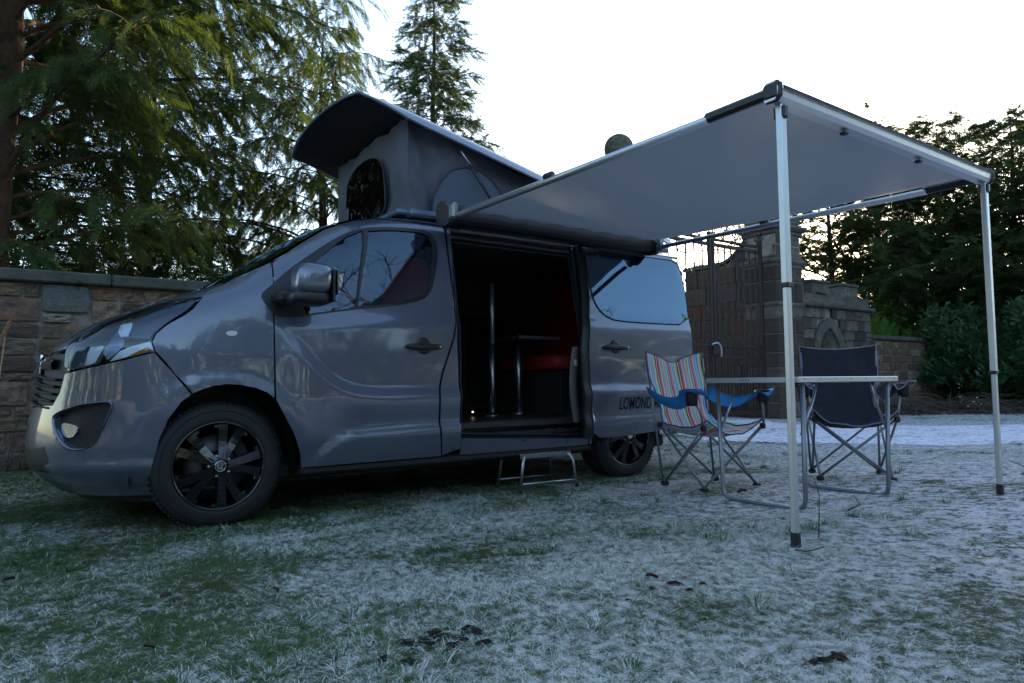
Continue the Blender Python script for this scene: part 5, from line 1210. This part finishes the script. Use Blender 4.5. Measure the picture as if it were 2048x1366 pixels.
def conifer(name, label, x, y, H, r0, R, z0, nlimb, kind, leafm, bark, seed, rise=.25, droop=.6, sp=.34, dens=1., prof=lambda t: (1-t)**.75, group=None, lean=(0,0), keep=None, twig=.30, hang=.5, bare=.22, base_z=None):
    rs = np.random.RandomState(seed); zb = gz(x, y)-.1 if base_z is None else base_z
    root = tag(empty(name, (x, y, zb)), label, 'tree', group); T = Tubes(); L = Tubes(); pos = []; dirs = []; scl = []
    tz = np.linspace(0, H, 16); tp = np.stack([lean[0]*(tz/H)**1.5+.06*np.sin(tz*.9+seed), lean[1]*(tz/H)**1.5+.06*np.cos(tz*.7+seed), tz], 1)
    n_ = len(tz); k = 12; rr = r0*((1-tz/H)**.85+.02)*(1+.35*np.exp(-tz/.5))
    an = 2*np.pi*np.arange(k)/k; ring = tp[:,None,:]+rr[:,None,None]*np.stack([np.cos(an), np.sin(an), 0*an], -1)[None]*(1+.07*rs.normal(size=(n_,k,1)))
    i = np.arange(n_-1)[:,None]*k; j = np.arange(k)[None,:]; T.V.append(ring.reshape(-1,3)); T.F.append(np.stack([i+j, i+(j+1)%k, i+k+(j+1)%k, i+k+j], -1).reshape(-1,4))
    T.build('trunk', bark, root)
    for q in range(nlimb):
        t = ((q+rs.rand()*.7)/nlimb)**.9; z = z0+(H*.985-z0)*t; az = q*2.39996+rs.normal()*.3; Lg = R*prof(t)*rs.uniform(.72,1.12)+.15
        if keep is not None and not keep(az, z, Lg): continue
        ox = np.interp(z, tz, tp[:,0]); oy = np.interp(z, tz, tp[:,1]); m_ = 9; u = np.linspace(0, 1, m_); ri = rise*rs.uniform(.6,1.4); wob = rs.normal(0,.05,(m_,2)).cumsum(0)*Lg*.25; wob[0] = 0
        ca, sa = math.cos(az), math.sin(az); rad = Lg*u; dz = Lg*(ri*u*1.5-droop*.55*u**2.2)
        P = np.stack([ox+rad*ca-wob[:,0]*sa, oy+rad*sa+wob[:,0]*ca, z+dz+wob[:,1]*.5], 1); L.add(P, max(.012, r0*.26*(Lg/R)*(1-t*.5)), .006, 5)
        ns = max(3, int(Lg/twig*2*dens))
        for e in range(ns):
            w = bare+(1-bare)*(e+rs.rand())/ns; pt = np.array([np.interp(w, u, P[:,c]) for c in range(3)]); sd = 1 if e%2 else -1
            l2 = (.16+.30*(1-w))*Lg*rs.uniform(.5,1.1); l2 = min(l2, 1.3); a2 = az+sd*rs.uniform(.5,1.15); d2 = np.array([math.cos(a2), math.sin(a2), rs.uniform(-.25,.25)])
            uu = np.linspace(0,1,5)[:,None]; Q = pt+d2*l2*uu+np.array([0,0,-1.])*l2*droop*.75*uu**2; L.add(Q, .009, .003, 3)
            nsp = max(2, int(l2/(sp*.33)*dens))
            for g in range(nsp):
                c = (g+rs.rand())/nsp; pp = pt+d2*l2*c+np.array([0,0,-1.])*l2*droop*.75*c*c; dd = d2+np.array([0,0,-droop*1.5*c])+rs.normal(0,.35,3); dd[2] -= hang*rs.rand(); pos.append(pp); dirs.append(dd); scl.append(sp*rs.uniform(.6,1.25))
        for g in range(3): pos.append(P[-1]); dirs.append(np.array([ca, sa, -droop])+rs.normal(0,.3,3)); scl.append(sp*rs.uniform(.7,1.2))
    L.build('branches', bark, root)
    V_, F_ = sprays(kind, pos, dirs, scl, rs); o = bigmesh('foliage', V_, F_, leafm, root)
    return root, len(F_)
NT = 0
GL = 'drooping conifers behind the left wall'
_, n = conifer('conifer_tree', 'great spreading conifer with orange-brown trunk filling the upper left corner', -1.22, 6.6, 15.5, .19, 4.0, 1.7, 150, 'hemlock', M['hemlock'], M['bark'], 3, rise=.30, droop=.62, sp=.32, dens=1.0, prof=lambda t: .55+.55*math.sin(min(t*2.2,1)*1.57)-.9*max(0,t-.5), hang=.5, bare=.25, keep=lambda az, z, Lg: z < 8.6 or (int(z*37)%3 == 0)); NT += n
_, n = conifer('conifer_tree', 'smaller drooping conifer whose branches hang just behind the pop-top roof', 3.55, 8.4, 7.8, .13, 2.7, 1.3, 84, 'hemlock', M['hemlock'], M['bark_dark'], 12, rise=.38, droop=.95, sp=.27, dens=1.15, prof=lambda t: (1-t)**.45, hang=1.1, bare=.15); NT += n
_, n = conifer('conifer_tree', 'dark spreading conifer standing farther back between the two drooping ones', 1.1, 12.0, 10.5, .2, 4.0, .6, 105, 'hemlock', M['fir'], M['bark_dark'], 7, rise=.25, droop=.5, sp=.55, dens=.72, hang=.4); NT += n
_, n = conifer('conifer_tree', 'dense dark conifer close behind the trunk of the great tree, closing its gaps', -2.2, 10.5, 12.5, .2, 4.6, .6, 120, 'hemlock', M['fir'], M['bark_dark'], 17, rise=.22, droop=.5, sp=.62, dens=.62, hang=.4); NT += n
_, n = conifer('spruce_tree', 'narrow spire-shaped fir rising behind the raised roof', 10.1, 16.0, 15.2, .2, 2.7, 1.0, 150, 'fir', M['fir'], M['bark_dark'], 21, rise=.18, droop=.35, sp=.42, dens=1.35, prof=lambda t: (1-t)**.62+.03, hang=.2); NT += n
_, n = conifer('cedar_tree', 'low flat-layered cedar seen under the big conifer, above the wall coping', 1.6, 22.0, 5.6, .2, 4.2, .3, 40, 'fir', M['fir'], M['bark_dark'], 31, rise=.05, droop=.12, sp=.45, dens=.8, hang=.05, prof=lambda t: (1-t)**.5+.05); NT += n
_, n = conifer('fir_tree', 'small fir visible between the gate bars', 19.5, 13.5, 4.3, .1, 1.8, .3, 40, 'fir', M['fir'], M['bark_dark'], 41, rise=.3, droop=.3, sp=.3, dens=.8); NT += n
# right-hand group
for (lab, x, y, H, R, nl, sd, ri, dr, sp, de, pr, z0) in (
    ('open-branched dark conifer right above the castellated wall', 19.6, 7.6, 7.6, 4.5, 66, 51, .28, .15, .42, .78, lambda t: (1-t)**.35, 1.8),
    ('slender dark conifer with upswept feathery tops behind the awning corner', 21.5, 7.0, 8.7, 2.4, 66, 52, .9, .15, .42, .85, lambda t: (1-t)**.5, 1.5),
    ('tall dark conifer left of the far awning leg', 20.8, 4.9, 8.4, 2.9, 104, 53, .6, .2, .50, .95, lambda t: (1-t)**.75*1.15, .8),
    ('tall dark conifer right behind the far awning leg', 21.5, 3.3, 8.2, 3.0, 106, 54, .6, .2, .50, .95, lambda t: (1-t)**.75*1.15, .6),
    ('dense dark conifer at the right edge of the view', 20.5, 1.2, 7.6, 3.1, 104, 55, .55, .2, .50, .95, lambda t: (1-t)**.75*1.15, .6)):
    _, n = conifer('yew_tree', lab, x, y, H, .17, R, z0, nl, 'fir', M['yew'], M['bark_dark'], sd, rise=ri, droop=dr, sp=sp, dens=de, prof=pr, hang=.15, bare=.12); NT += n
# shrubs
def shrub(name, label, x, y, w, h, kind, mt, seed, n, sp, zc=.42, cat='shrub', dome=True, upw=.4, base_z=None):
    rs = np.random.RandomState(seed); zb = gz(x,y)-.05 if base_z is None else base_z; root = tag(empty(name, (x, y, zb)), label, cat); T = Tubes()
    for k in range(9):
        a = rs.rand()*6.28; e = np.array([math.cos(a)*w*.6, math.sin(a)*w*.6, h*rs.uniform(.5,.9)]); u = np.linspace(0,1,5)[:,None]; T.add(e*u+np.array([0,0,.25*h])*np.sin(u*3.14), .03, .006, 4)
    T.build('stem', M['dead'], root)
    a = rs.rand(n)*2*np.pi; ph = np.arccos(1-rs.rand(n)*1.25); rr = rs.uniform(.55,1,n)**.5
    lump = 1+.22*np.sin(a*3+seed)*np.sin(ph*4+seed)+.15*np.sin(a*7+2*seed)*np.sin(ph*6)
    d = np.stack([np.sin(ph)*np.cos(a), np.sin(ph)*np.sin(a), np.cos(ph)], 1); p = d*(rr*lump)[:,None]*np.array([w,w,h*(1-zc)])+np.array([0,0,h*zc])
    p[:,2] = np.maximum(p[:,2], .03); dd = d+rs.normal(0,.35,(n,3))+np.array([0,0,upw]); V_, F_ = sprays(kind, p, dd, sp*rs.uniform(.6,1.3,n), rs); bigmesh('foliage', V_, F_, mt, root); return len(F_)
NT += shrub('conifer_shrub', 'bright green feathery shrub peeping over the end of the castellated wall', 17.2, 6.0, 1.5, 2.45, 'fir', M['shrub'], 1, 1500, .30, upw=.7)
NT += conifer('conifer_shrub', 'young bright green conifer with a pointed top above the low wall', 19.0, 5.3, 3.5, .05, 1.35, .2, 52, 'fir', M['shrub'], M['dead'], 61, rise=.6, droop=.1, sp=.26, dens=1.1, hang=.05, bare=.05)[1]
NT += shrub('laurel_shrub', 'large dark glossy shrub hiding the end of the low wall', 18.9, 3.3, 1.75, 2.45, 'leaf', M['laurel'], 2, 3800, .30)
NT += shrub('laurel_shrub', 'bushy dark shrub behind the far awning leg', 18.6, 1.3, 1.7, 2.55, 'leaf', M['laurel'], 3, 3600, .30)
NT += shrub('laurel_shrub', 'dark shrub with drooping leaves at the right edge of the photo', 19.2, -.9, 1.8, 2.7, 'leaf', M['laurel'], 4, 3600, .30)
NT += shrub('ivy_clump', 'small green climber in the angle beside the gate pier', 12.35, 3.95, .16, 1.5, 'leaf', M['shrub'], 9, 260, .10, cat='climber')
NT += shrub('evergreen_shrub', 'low dark evergreen leaning out under the tall shrubs', 18.2, 1.7, 1.3, 1.3, 'fir', M['yew'], 6, 1300, .28)
NT += shrub('evergreen_shrub', 'low rounded evergreen below the drooping shrub at the right edge', 18.9, -.3, 1.4, 1.4, 'leaf', M['laurel'], 16, 1500, .24, zc=.2)
NT += shrub('evergreen_shrub', 'low leafy evergreen between the two tall glossy shrubs', 19.3, 1.6, 1.3, 1.2, 'leaf', M['laurel'], 26, 1700, .26, zc=.1)
NT += shrub('evergreen_shrub', 'small evergreen tucked behind the end of the low wall', 19.4, 4.0, 1.1, 1.1, 'leaf', M['laurel'], 36, 1300, .24, zc=.05)
# brush pile along the foot of the wall and shrubs
rs = np.random.RandomState(5); T = Tubes()
for k in range(800):
    t = rs.rand(); cx, cy = 14.2+4.0*t+rs.normal()*.3, 3.65-3.6*t**1.4+rs.normal()*.22; z = gz(cx,cy)+abs(rs.normal())*.15; a = rs.rand()*6.28; l = rs.uniform(.3,1.1); e = np.array([math.cos(a)*l, math.sin(a)*l, rs.uniform(-.05,.3)])
    u = np.linspace(-.5,.5,4)[:,None]; T.add(np.array([cx,cy,z+.04])+e*u+np.array([0,0,-.08])*(u*2)**2, .009, .003, 3)
tag(T.build('brushwood', M['dead'], None), kind='stuff')
# bare trees and a hedge on the near side of the lawn (seen as reflections in the van's windows)
def bare_tree(label, x, y, H, seed, grp='bare trees across the lawn'):
    rs = np.random.RandomState(seed); root = tag(empty('bare_tree', (x, y, gz(x,y)-.1)), label, 'tree', grp); A, B = Tubes(), Tubes()
    def grow(p, d, l, r, lev):
        n = 6; P = [p]; q = d.copy()
        for i in range(n): q = q+rs.normal(0,.13,3)+np.array([0,0,.04 if lev else 0]); q /= np.linalg.norm(q); P.append(P[-1]+q*l/n)
        (A if lev == 0 else B).add(P, r, r*.55, 8 if lev < 2 else 3)
        if lev >= 4: return
        for c in range((7,5,5,5)[lev]):
            t = rs.uniform(.35,1) if lev else rs.uniform(.3,1); b = np.array([np.interp(t*n, range(n+1), [w[k] for w in P]) for k in range(3)]); dd = q*.6+rs.normal(0,.62,3); dd[2] += .15; dd /= np.linalg.norm(dd); grow(b, dd, l*rs.uniform(.45,.68), r*.42, lev+1)
    grow(np.array([0,0,0.]), np.array([0,0,1.]), H*.5, H*.022, 0); A.build('trunk', M['bark_dark'], root); B.build('branches', M['bark_dark'], root)
bare_tree('bare tree across the lawn, mirrored in the cab window', 6.0, -10.5, 11, 1)
bare_tree('bare tree across the lawn, mirrored in the rear window', 17.5, -13.0, 13, 2)
bare_tree('bare tree across the lawn, mirrored in the door panels', 6.5, -17, 9.5, 3)
rs = np.random.RandomState(15); n = 6500
hx = rs.uniform(-26, 44, n); hz = rs.rand(n)**.8*(6.2+5*np.clip((hx-12)/9,0,1)+1.5*np.sin(hx*.45)+1.1*np.sin(hx*1.3+1)+.9*np.sin(hx*2.33)+.7*np.sin(hx*4.1+2)); hy = -23+rs.normal(0,.8,n)
V_, F_ = sprays('fir', np.stack([hx,hy,hz],1), rs.normal(0,1,(n,3))+np.array([0,.4,.5]), rs.uniform(.9,2.0,n), rs)
n = 3200; hy = rs.uniform(-24, 9, n); hz = rs.rand(n)**.8*(6.5+1.5*np.sin(hy*.5)+1.0*np.sin(hy*1.7)); hx = -19+rs.normal(0,.8,n)
V2, F2 = sprays('fir', np.stack([hx,hy,hz],1), rs.normal(0,1,(n,3))+np.array([.4,0,.5]), rs.uniform(.9,2.0,n), rs); F_ = np.concatenate([F_, F2+len(V_)]); V_ = np.concatenate([V_, V2]); tag(bigmesh('hedgerow', V_, F_, M['yew']), kind='stuff')
# far woodland beyond the gate and walls: one mass on the skyline
n = 8000; an = rs.uniform(R_(-25), R_(120), n); rd_ = 62+rs.normal(0,4,n)+6*np.sin(an*9); hh = (3.6+1.3*np.sin(an*11)+.9*np.sin(an*27+1)+.6*np.sin(an*61)); zz = rs.rand(n)**.7*hh
V_, F_ = sprays('fir', np.stack([rd_*np.sin(an), rd_*np.cos(an), zz], 1), rs.normal(0,1,(n,3))+np.array([0,0,.5]), rs.uniform(1.2,2.6,n), rs); tag(bigmesh('distant_woodland', V_, F_, M['yew']), kind='stuff')
# seed head at the left edge
sh = tag(empty('seed_head', (-1.03, 3.2, gz(-1.03,3.2))), 'dry tan seed plume on a stalk at the left edge in front of the wall', 'dried plant')
# ================================================================== grass, leaves, litter
def clump(name, nb, rad, lean0, lean1, l0, l1, w, seed, mt):
    rs = np.random.RandomState(seed); v = []; f = []
    for k in range(nb):
        a = rs.rand()*6.28; r = rad*math.sqrt(rs.rand()); p = np.array([r*math.cos(a), r*math.sin(a), -.004]); b = rs.rand()*6.28 if rad > .03 else a+rs.normal()*.6; le = rs.uniform(lean0, lean1); l = rs.uniform(l0, l1)
        dh = np.array([math.cos(b), math.sin(b), 0]); s = np.array([-dh[1], dh[0], 0])*w*rs.uniform(.7,1.3)/2; q = len(v); n = 3
        for i in range(n):
            t = i/n; h = l*(t*math.cos(le)*(1-.45*t)); g = l*(math.sin(le)*t+.3*t*t); c = p+dh*g+np.array([0,0,max(0,h)]); v += [c-s*(1-t*.6), c+s*(1-t*.6)]
        t = 1; v.append(p+dh*(l*(math.sin(le)+.3))+np.array([0,0,max(.001, l*math.cos(le)*.45)]))
        f += [(q,q+1,q+3),(q,q+3,q+2),(q+2,q+3,q+5),(q+2,q+5,q+4),(q+4,q+5,q+6)]
    me = bpy.data.meshes.new(name); me.from_pydata(v, [], f); me.materials.append(mt); return bpy.data.objects.new(name, me)
def scatter(name, templates, P, rotz, scl):
    c = bpy.data.collections.new(name+'_blades')
    for o in templates: c.objects.link(o)
    me = bpy.data.meshes.new(name); me.vertices.add(len(P)); me.vertices.foreach_set('co', np.asarray(P, np.float32).ravel())
    for an_, dat in (('rz', rotz), ('sc', scl)): me.attributes.new(an_, 'FLOAT', 'POINT').data.foreach_set('value', np.asarray(dat, np.float32))
    o = link(bpy.data.objects.new(name, me)); ng = bpy.data.node_groups.new(name, 'GeometryNodeTree'); ng.interface.new_socket('Geometry', in_out='INPUT', socket_type='NodeSocketGeometry'); ng.interface.new_socket('Geometry', in_out='OUTPUT', socket_type='NodeSocketGeometry')
    N = ng.nodes; L = ng.links; gi = N.new('NodeGroupInput'); go = N.new('NodeGroupOutput'); ip = N.new('GeometryNodeInstanceOnPoints'); ci = N.new('GeometryNodeCollectionInfo'); ci.inputs[0].default_value = c; ci.inputs['Separate Children'].default_value = True; ci.inputs['Reset Children'].default_value = True
    ip.inputs['Pick Instance'].default_value = True
    a1 = N.new('GeometryNodeInputNamedAttribute'); a1.data_type = 'FLOAT'; a1.inputs[0].default_value = 'rz'; a2 = N.new('GeometryNodeInputNamedAttribute'); a2.data_type = 'FLOAT'; a2.inputs[0].default_value = 'sc'
    cx = N.new('ShaderNodeCombineXYZ'); L.new(a1.outputs[0], cx.inputs[2]); L.new(gi.outputs[0], ip.inputs['Points']); L.new(ci.outputs[0], ip.inputs['Instance']); L.new(cx.outputs[0], ip.inputs['Rotation']); L.new(a2.outputs[0], ip.inputs['Scale']); L.new(ip.outputs[0], go.inputs[0])
    md = o.modifiers.new('scatter', 'NODES'); md.node_group = ng; return tag(o, kind='stuff')
rs = np.random.RandomState(77)
lawn = [clump('blades', 88, .09, .85, 1.52, .017, .048, .0019, i, M['grass']) for i in range(8)]
tufts = [clump('tuft', 60, .028, .15, 1.15, .05, .105, .0032, 20+i, M['grass_g']) for i in range(5)]
def in_road(x, y):
    for i in range(len(Ld)-1):
        (ax, ay), (bx, by) = Ld[i], Ld[i+1]
        if min(ay,by) <= y <= max(ay,by):
            t = (y-ay)/(by-ay+1e-9); xl = ax+(bx-ax)*t
            xr = np.interp(-y, [-p[1] for p in Rd], [p[0] for p in Rd]); return xl-.05 < x < xr
    return False
def sample(n, r0, r1, acc):
    out = []
    while len(out) < n:
        r = r0+(r1-r0)*rs.rand(); a = YAW+rs.uniform(-.78,.78); x, y = CAM.x+r*math.sin(a), CAM.y+r*math.cos(a)
        if y > 3.9 or in_road(x, y) or not acc(x, y, r): continue
        out.append((x, y))
    return out
def trod(x, y): return min(1, max(0, (.586*x-.81*y-1.7)/1.6))
def frosty(x, y): return noise.noise((x*.55, y*.55, 9))+.35*trod(x, y)
pts = sample(42000, .9, 7.5, lambda x, y, r: rs.rand() < (1 if frosty(x,y) < .22 else .5)*(1-.62*trod(x,y)))+sample(16000, 6, 19, lambda x, y, r: True)
P = [(x, y, gz(x,y)) for x, y in pts]; dist = np.hypot(np.array(P)[:,0]-CAM.x, np.array(P)[:,1]-CAM.y)
scatter('grass', lawn, P, rs.rand(len(P))*6.28, rs.uniform(.6,1.25,len(P))*np.where(dist > 7, 1.4, 1)*np.array([1-.42*trod(p[0],p[1]) for p in P]))
pts = sample(620, 1.3, 9, lambda x, y, r: (noise.noise((x*1.1, y*1.1, 4)) > .12 or rs.rand() < .12) and rs.rand() > .8*trod(x,y))
# longer grass round the wheels, under the nose and along the wall
for k in range(520): pts.append((rs.uniform(-1.9, 4.6), rs.choice([rs.uniform(-.35,.25), rs.uniform(2.2,3.8)])))
for k in range(90): pts.append((rs.normal(0,.22), rs.uniform(-.22,.0)))
for k in range(60): pts.append((3.098+rs.normal(0,.2), rs.uniform(-.2,.0)))
for k in range(260): pts.append((rs.uniform(-2.2,-.75), rs.uniform(.2,3.7)))
P = [(x, y, gz(x,y)) for x, y in pts]; scatter('long_grass', tufts, P, rs.rand(len(P))*6.28, rs.uniform(.4,.9,len(P)))
# countable litter
def leaf(x, y, sz, rz, label):
    mb = MB(); v = []; n = 8; rows = []
    for i in range(n+1):
        t = i/n; w = .5*math.sin(math.pi*t)**.7*(1+.25*math.sin(t*19)); rows.append([((t-.5)*sz, (s_*w)*sz*.8, sz*(.10*math.sin(3*t)+.22*abs(s_)+.05)) for s_ in (-1,-.5,0,.5,1)])
    mb.grid(rows); o = mb.build('fallen_leaf', M['leaf_dead'], None, (x, y, gz(x,y)+.022)); o.rotation_euler = (rs.uniform(-.3,.3), rs.uniform(-.3,.3), rz); tag(o, label, 'leaf', 'dead leaves on the frosty grass')

print("NT", NT)
for x, y, s_, lab in ((2.62,-1.38,.06,'curled orange-brown leaf against a foot of the striped chair'),(-.483,-1.478,.035,'dark red-brown leaf in the grass below the front wheel, nearest the wheel'),(-.90,-.74,.045,'brown leaf at the left edge of the lawn'),(-.605,-2.036,.028,'reddish leaf lowest on the left of the lawn'),(-.19,-1.653,.03,'tiny rust-red leaf right of the front wheel'),(.69,-2.47,.04,'brown leaf near the muddy patch in the middle foreground')): leaf(x, y, s_, rs.rand()*6, lab)
def twig(P, r, label, name='fallen_twig'):
    mb = MB(); mb.tube([(x, y, gz(x,y)+z) for x, y, z in P], [r*(1-.5*k/(len(P)-1)) for k in range(len(P))], 6); tag(mb.build(name, M['dead']), label, 'twig')
twig([(1.308,-2.553,.028),(1.335,-2.58,.022),(1.36,-2.595,.026),(1.39,-2.61,.034)], .0035, 'short reddish twig lying near the foot of the near awning leg')
twig([(1.66,-2.43,.01),(1.66,-2.435,.09),(1.675,-2.43,.17),(1.66,-2.42,.24)], .003, 'thin weed stalk standing beside the near awning leg', 'weed_stalk')
twig([(2.3,-2.2,.03),(2.5,-2.15,.03),(2.72,-2.0,.05)], .005, 'long thin twig on the frost right of the table')
twig([(3.9,-2.5,.03),(4.1,-2.3,.04),(4.4,-2.25,.05),(4.5,-2.1,.10)], .005, 'twig on the frost beyond the far awning leg')
# torn bare soil: clods in the middle foreground
def clods(cx, cy, n, spread, label, seed):
    rr = np.random.RandomState(seed); root = tag(empty('soil_patch', (cx, cy, gz(cx,cy))), label, 'bare soil')
    for k in range(n):
        p = rr.normal(0, 1, 2)*spread; s_ = rr.uniform(.004,.016)*(1.3-.5*min(1, abs(rr.normal()))); bmx = bmesh.new(); bmesh.ops.create_icosphere(bmx, subdivisions=2, radius=1)
        for v in bmx.verts:
            q = 1+.45*noise.noise(v.co*1.3+Vector((k,seed,0)))+.25*noise.noise(v.co*3.1+Vector((k,0,seed))); v.co = Vector((v.co.x*s_*1.5*q, v.co.y*s_*1.2*q, v.co.z*s_*.55*q))
        me = bpy.data.meshes.new('clod'); bmx.to_mesh(me); me.materials.append(M['soil']); o = link(bpy.data.objects.new('clod', me), root); o.location = (p[0]*.8+p[1]*.5, -p[0]*.2+p[1]*.75, gz(cx+p[0], cy+p[1])-gz(cx,cy)+s_*.18); o.rotation_euler = (0,0,rr.rand()*6)
clods(-.03, -2.46, 150, np.array([.06,.055]), 'patch of torn bare black soil in the middle foreground', 1)
clods(-.17, -2.57, 9, np.array([.016,.016]), 'small black soil clods left of the torn patch', 2)
clods(.57, -3.10, 12, np.array([.025,.012]), 'black clod of earth at the bottom edge of the photo', 3)
clods(.73, -2.54, 12, np.array([.09,.05]), 'scattered dark soil crumbs right of the muddy patch', 4)
mb = MB(); mb.tube([(-.10,0,0),(-.04,.0,.75),(.0,0,1.24)], .005, 5, M['straw'])
rr = np.random.RandomState(2)
for k in range(170):
    t = rr.rand()**.8; b = Vector((-.05+.10*t, 0, 1.12+.28*t)); a = rr.rand()*6.28; l = .035*(1-.5*t); mb.tube([b, b+Vector((math.cos(a)*l*.7+.01, math.sin(a)*l, l*.9))], [.004,.001], 3, M['straw'], False)
mb.build('plume', None, sh)
# bare creeper stems on the left wall
cr = tag(empty('creeper_stems', (-.9, 3.93, 0)), 'thin leafless creeper stems climbing the left wall beside the grille', 'climber')
rr = np.random.RandomState(9)
for k in range(9):
    x = rr.uniform(-.45,.25); P = [(x, .0, .0)]
    for z in np.linspace(.15, rr.uniform(.8,1.35), 9): x += rr.normal()*.025+.012; P.append((x, .01*rr.normal()-.0, z))
    mb = MB(); mb.tube(P, [.006*(1-.7*i/(len(P)-1)) for i in range(len(P))], 5); mb.build('stem', M['dead'], cr)
for k in range(50):
    x, z = rr.uniform(-.6,.5), rr.uniform(.0,.35); mb = MB() if k == 0 else mb; mb.tube([(x, -.05, z*.2), (x+rr.normal()*.10, -.10*rr.rand(), z*.2+rr.uniform(.1,.3))], [.004,.001], 3)
mb.build('dry_stalks', M['dead'], cr)
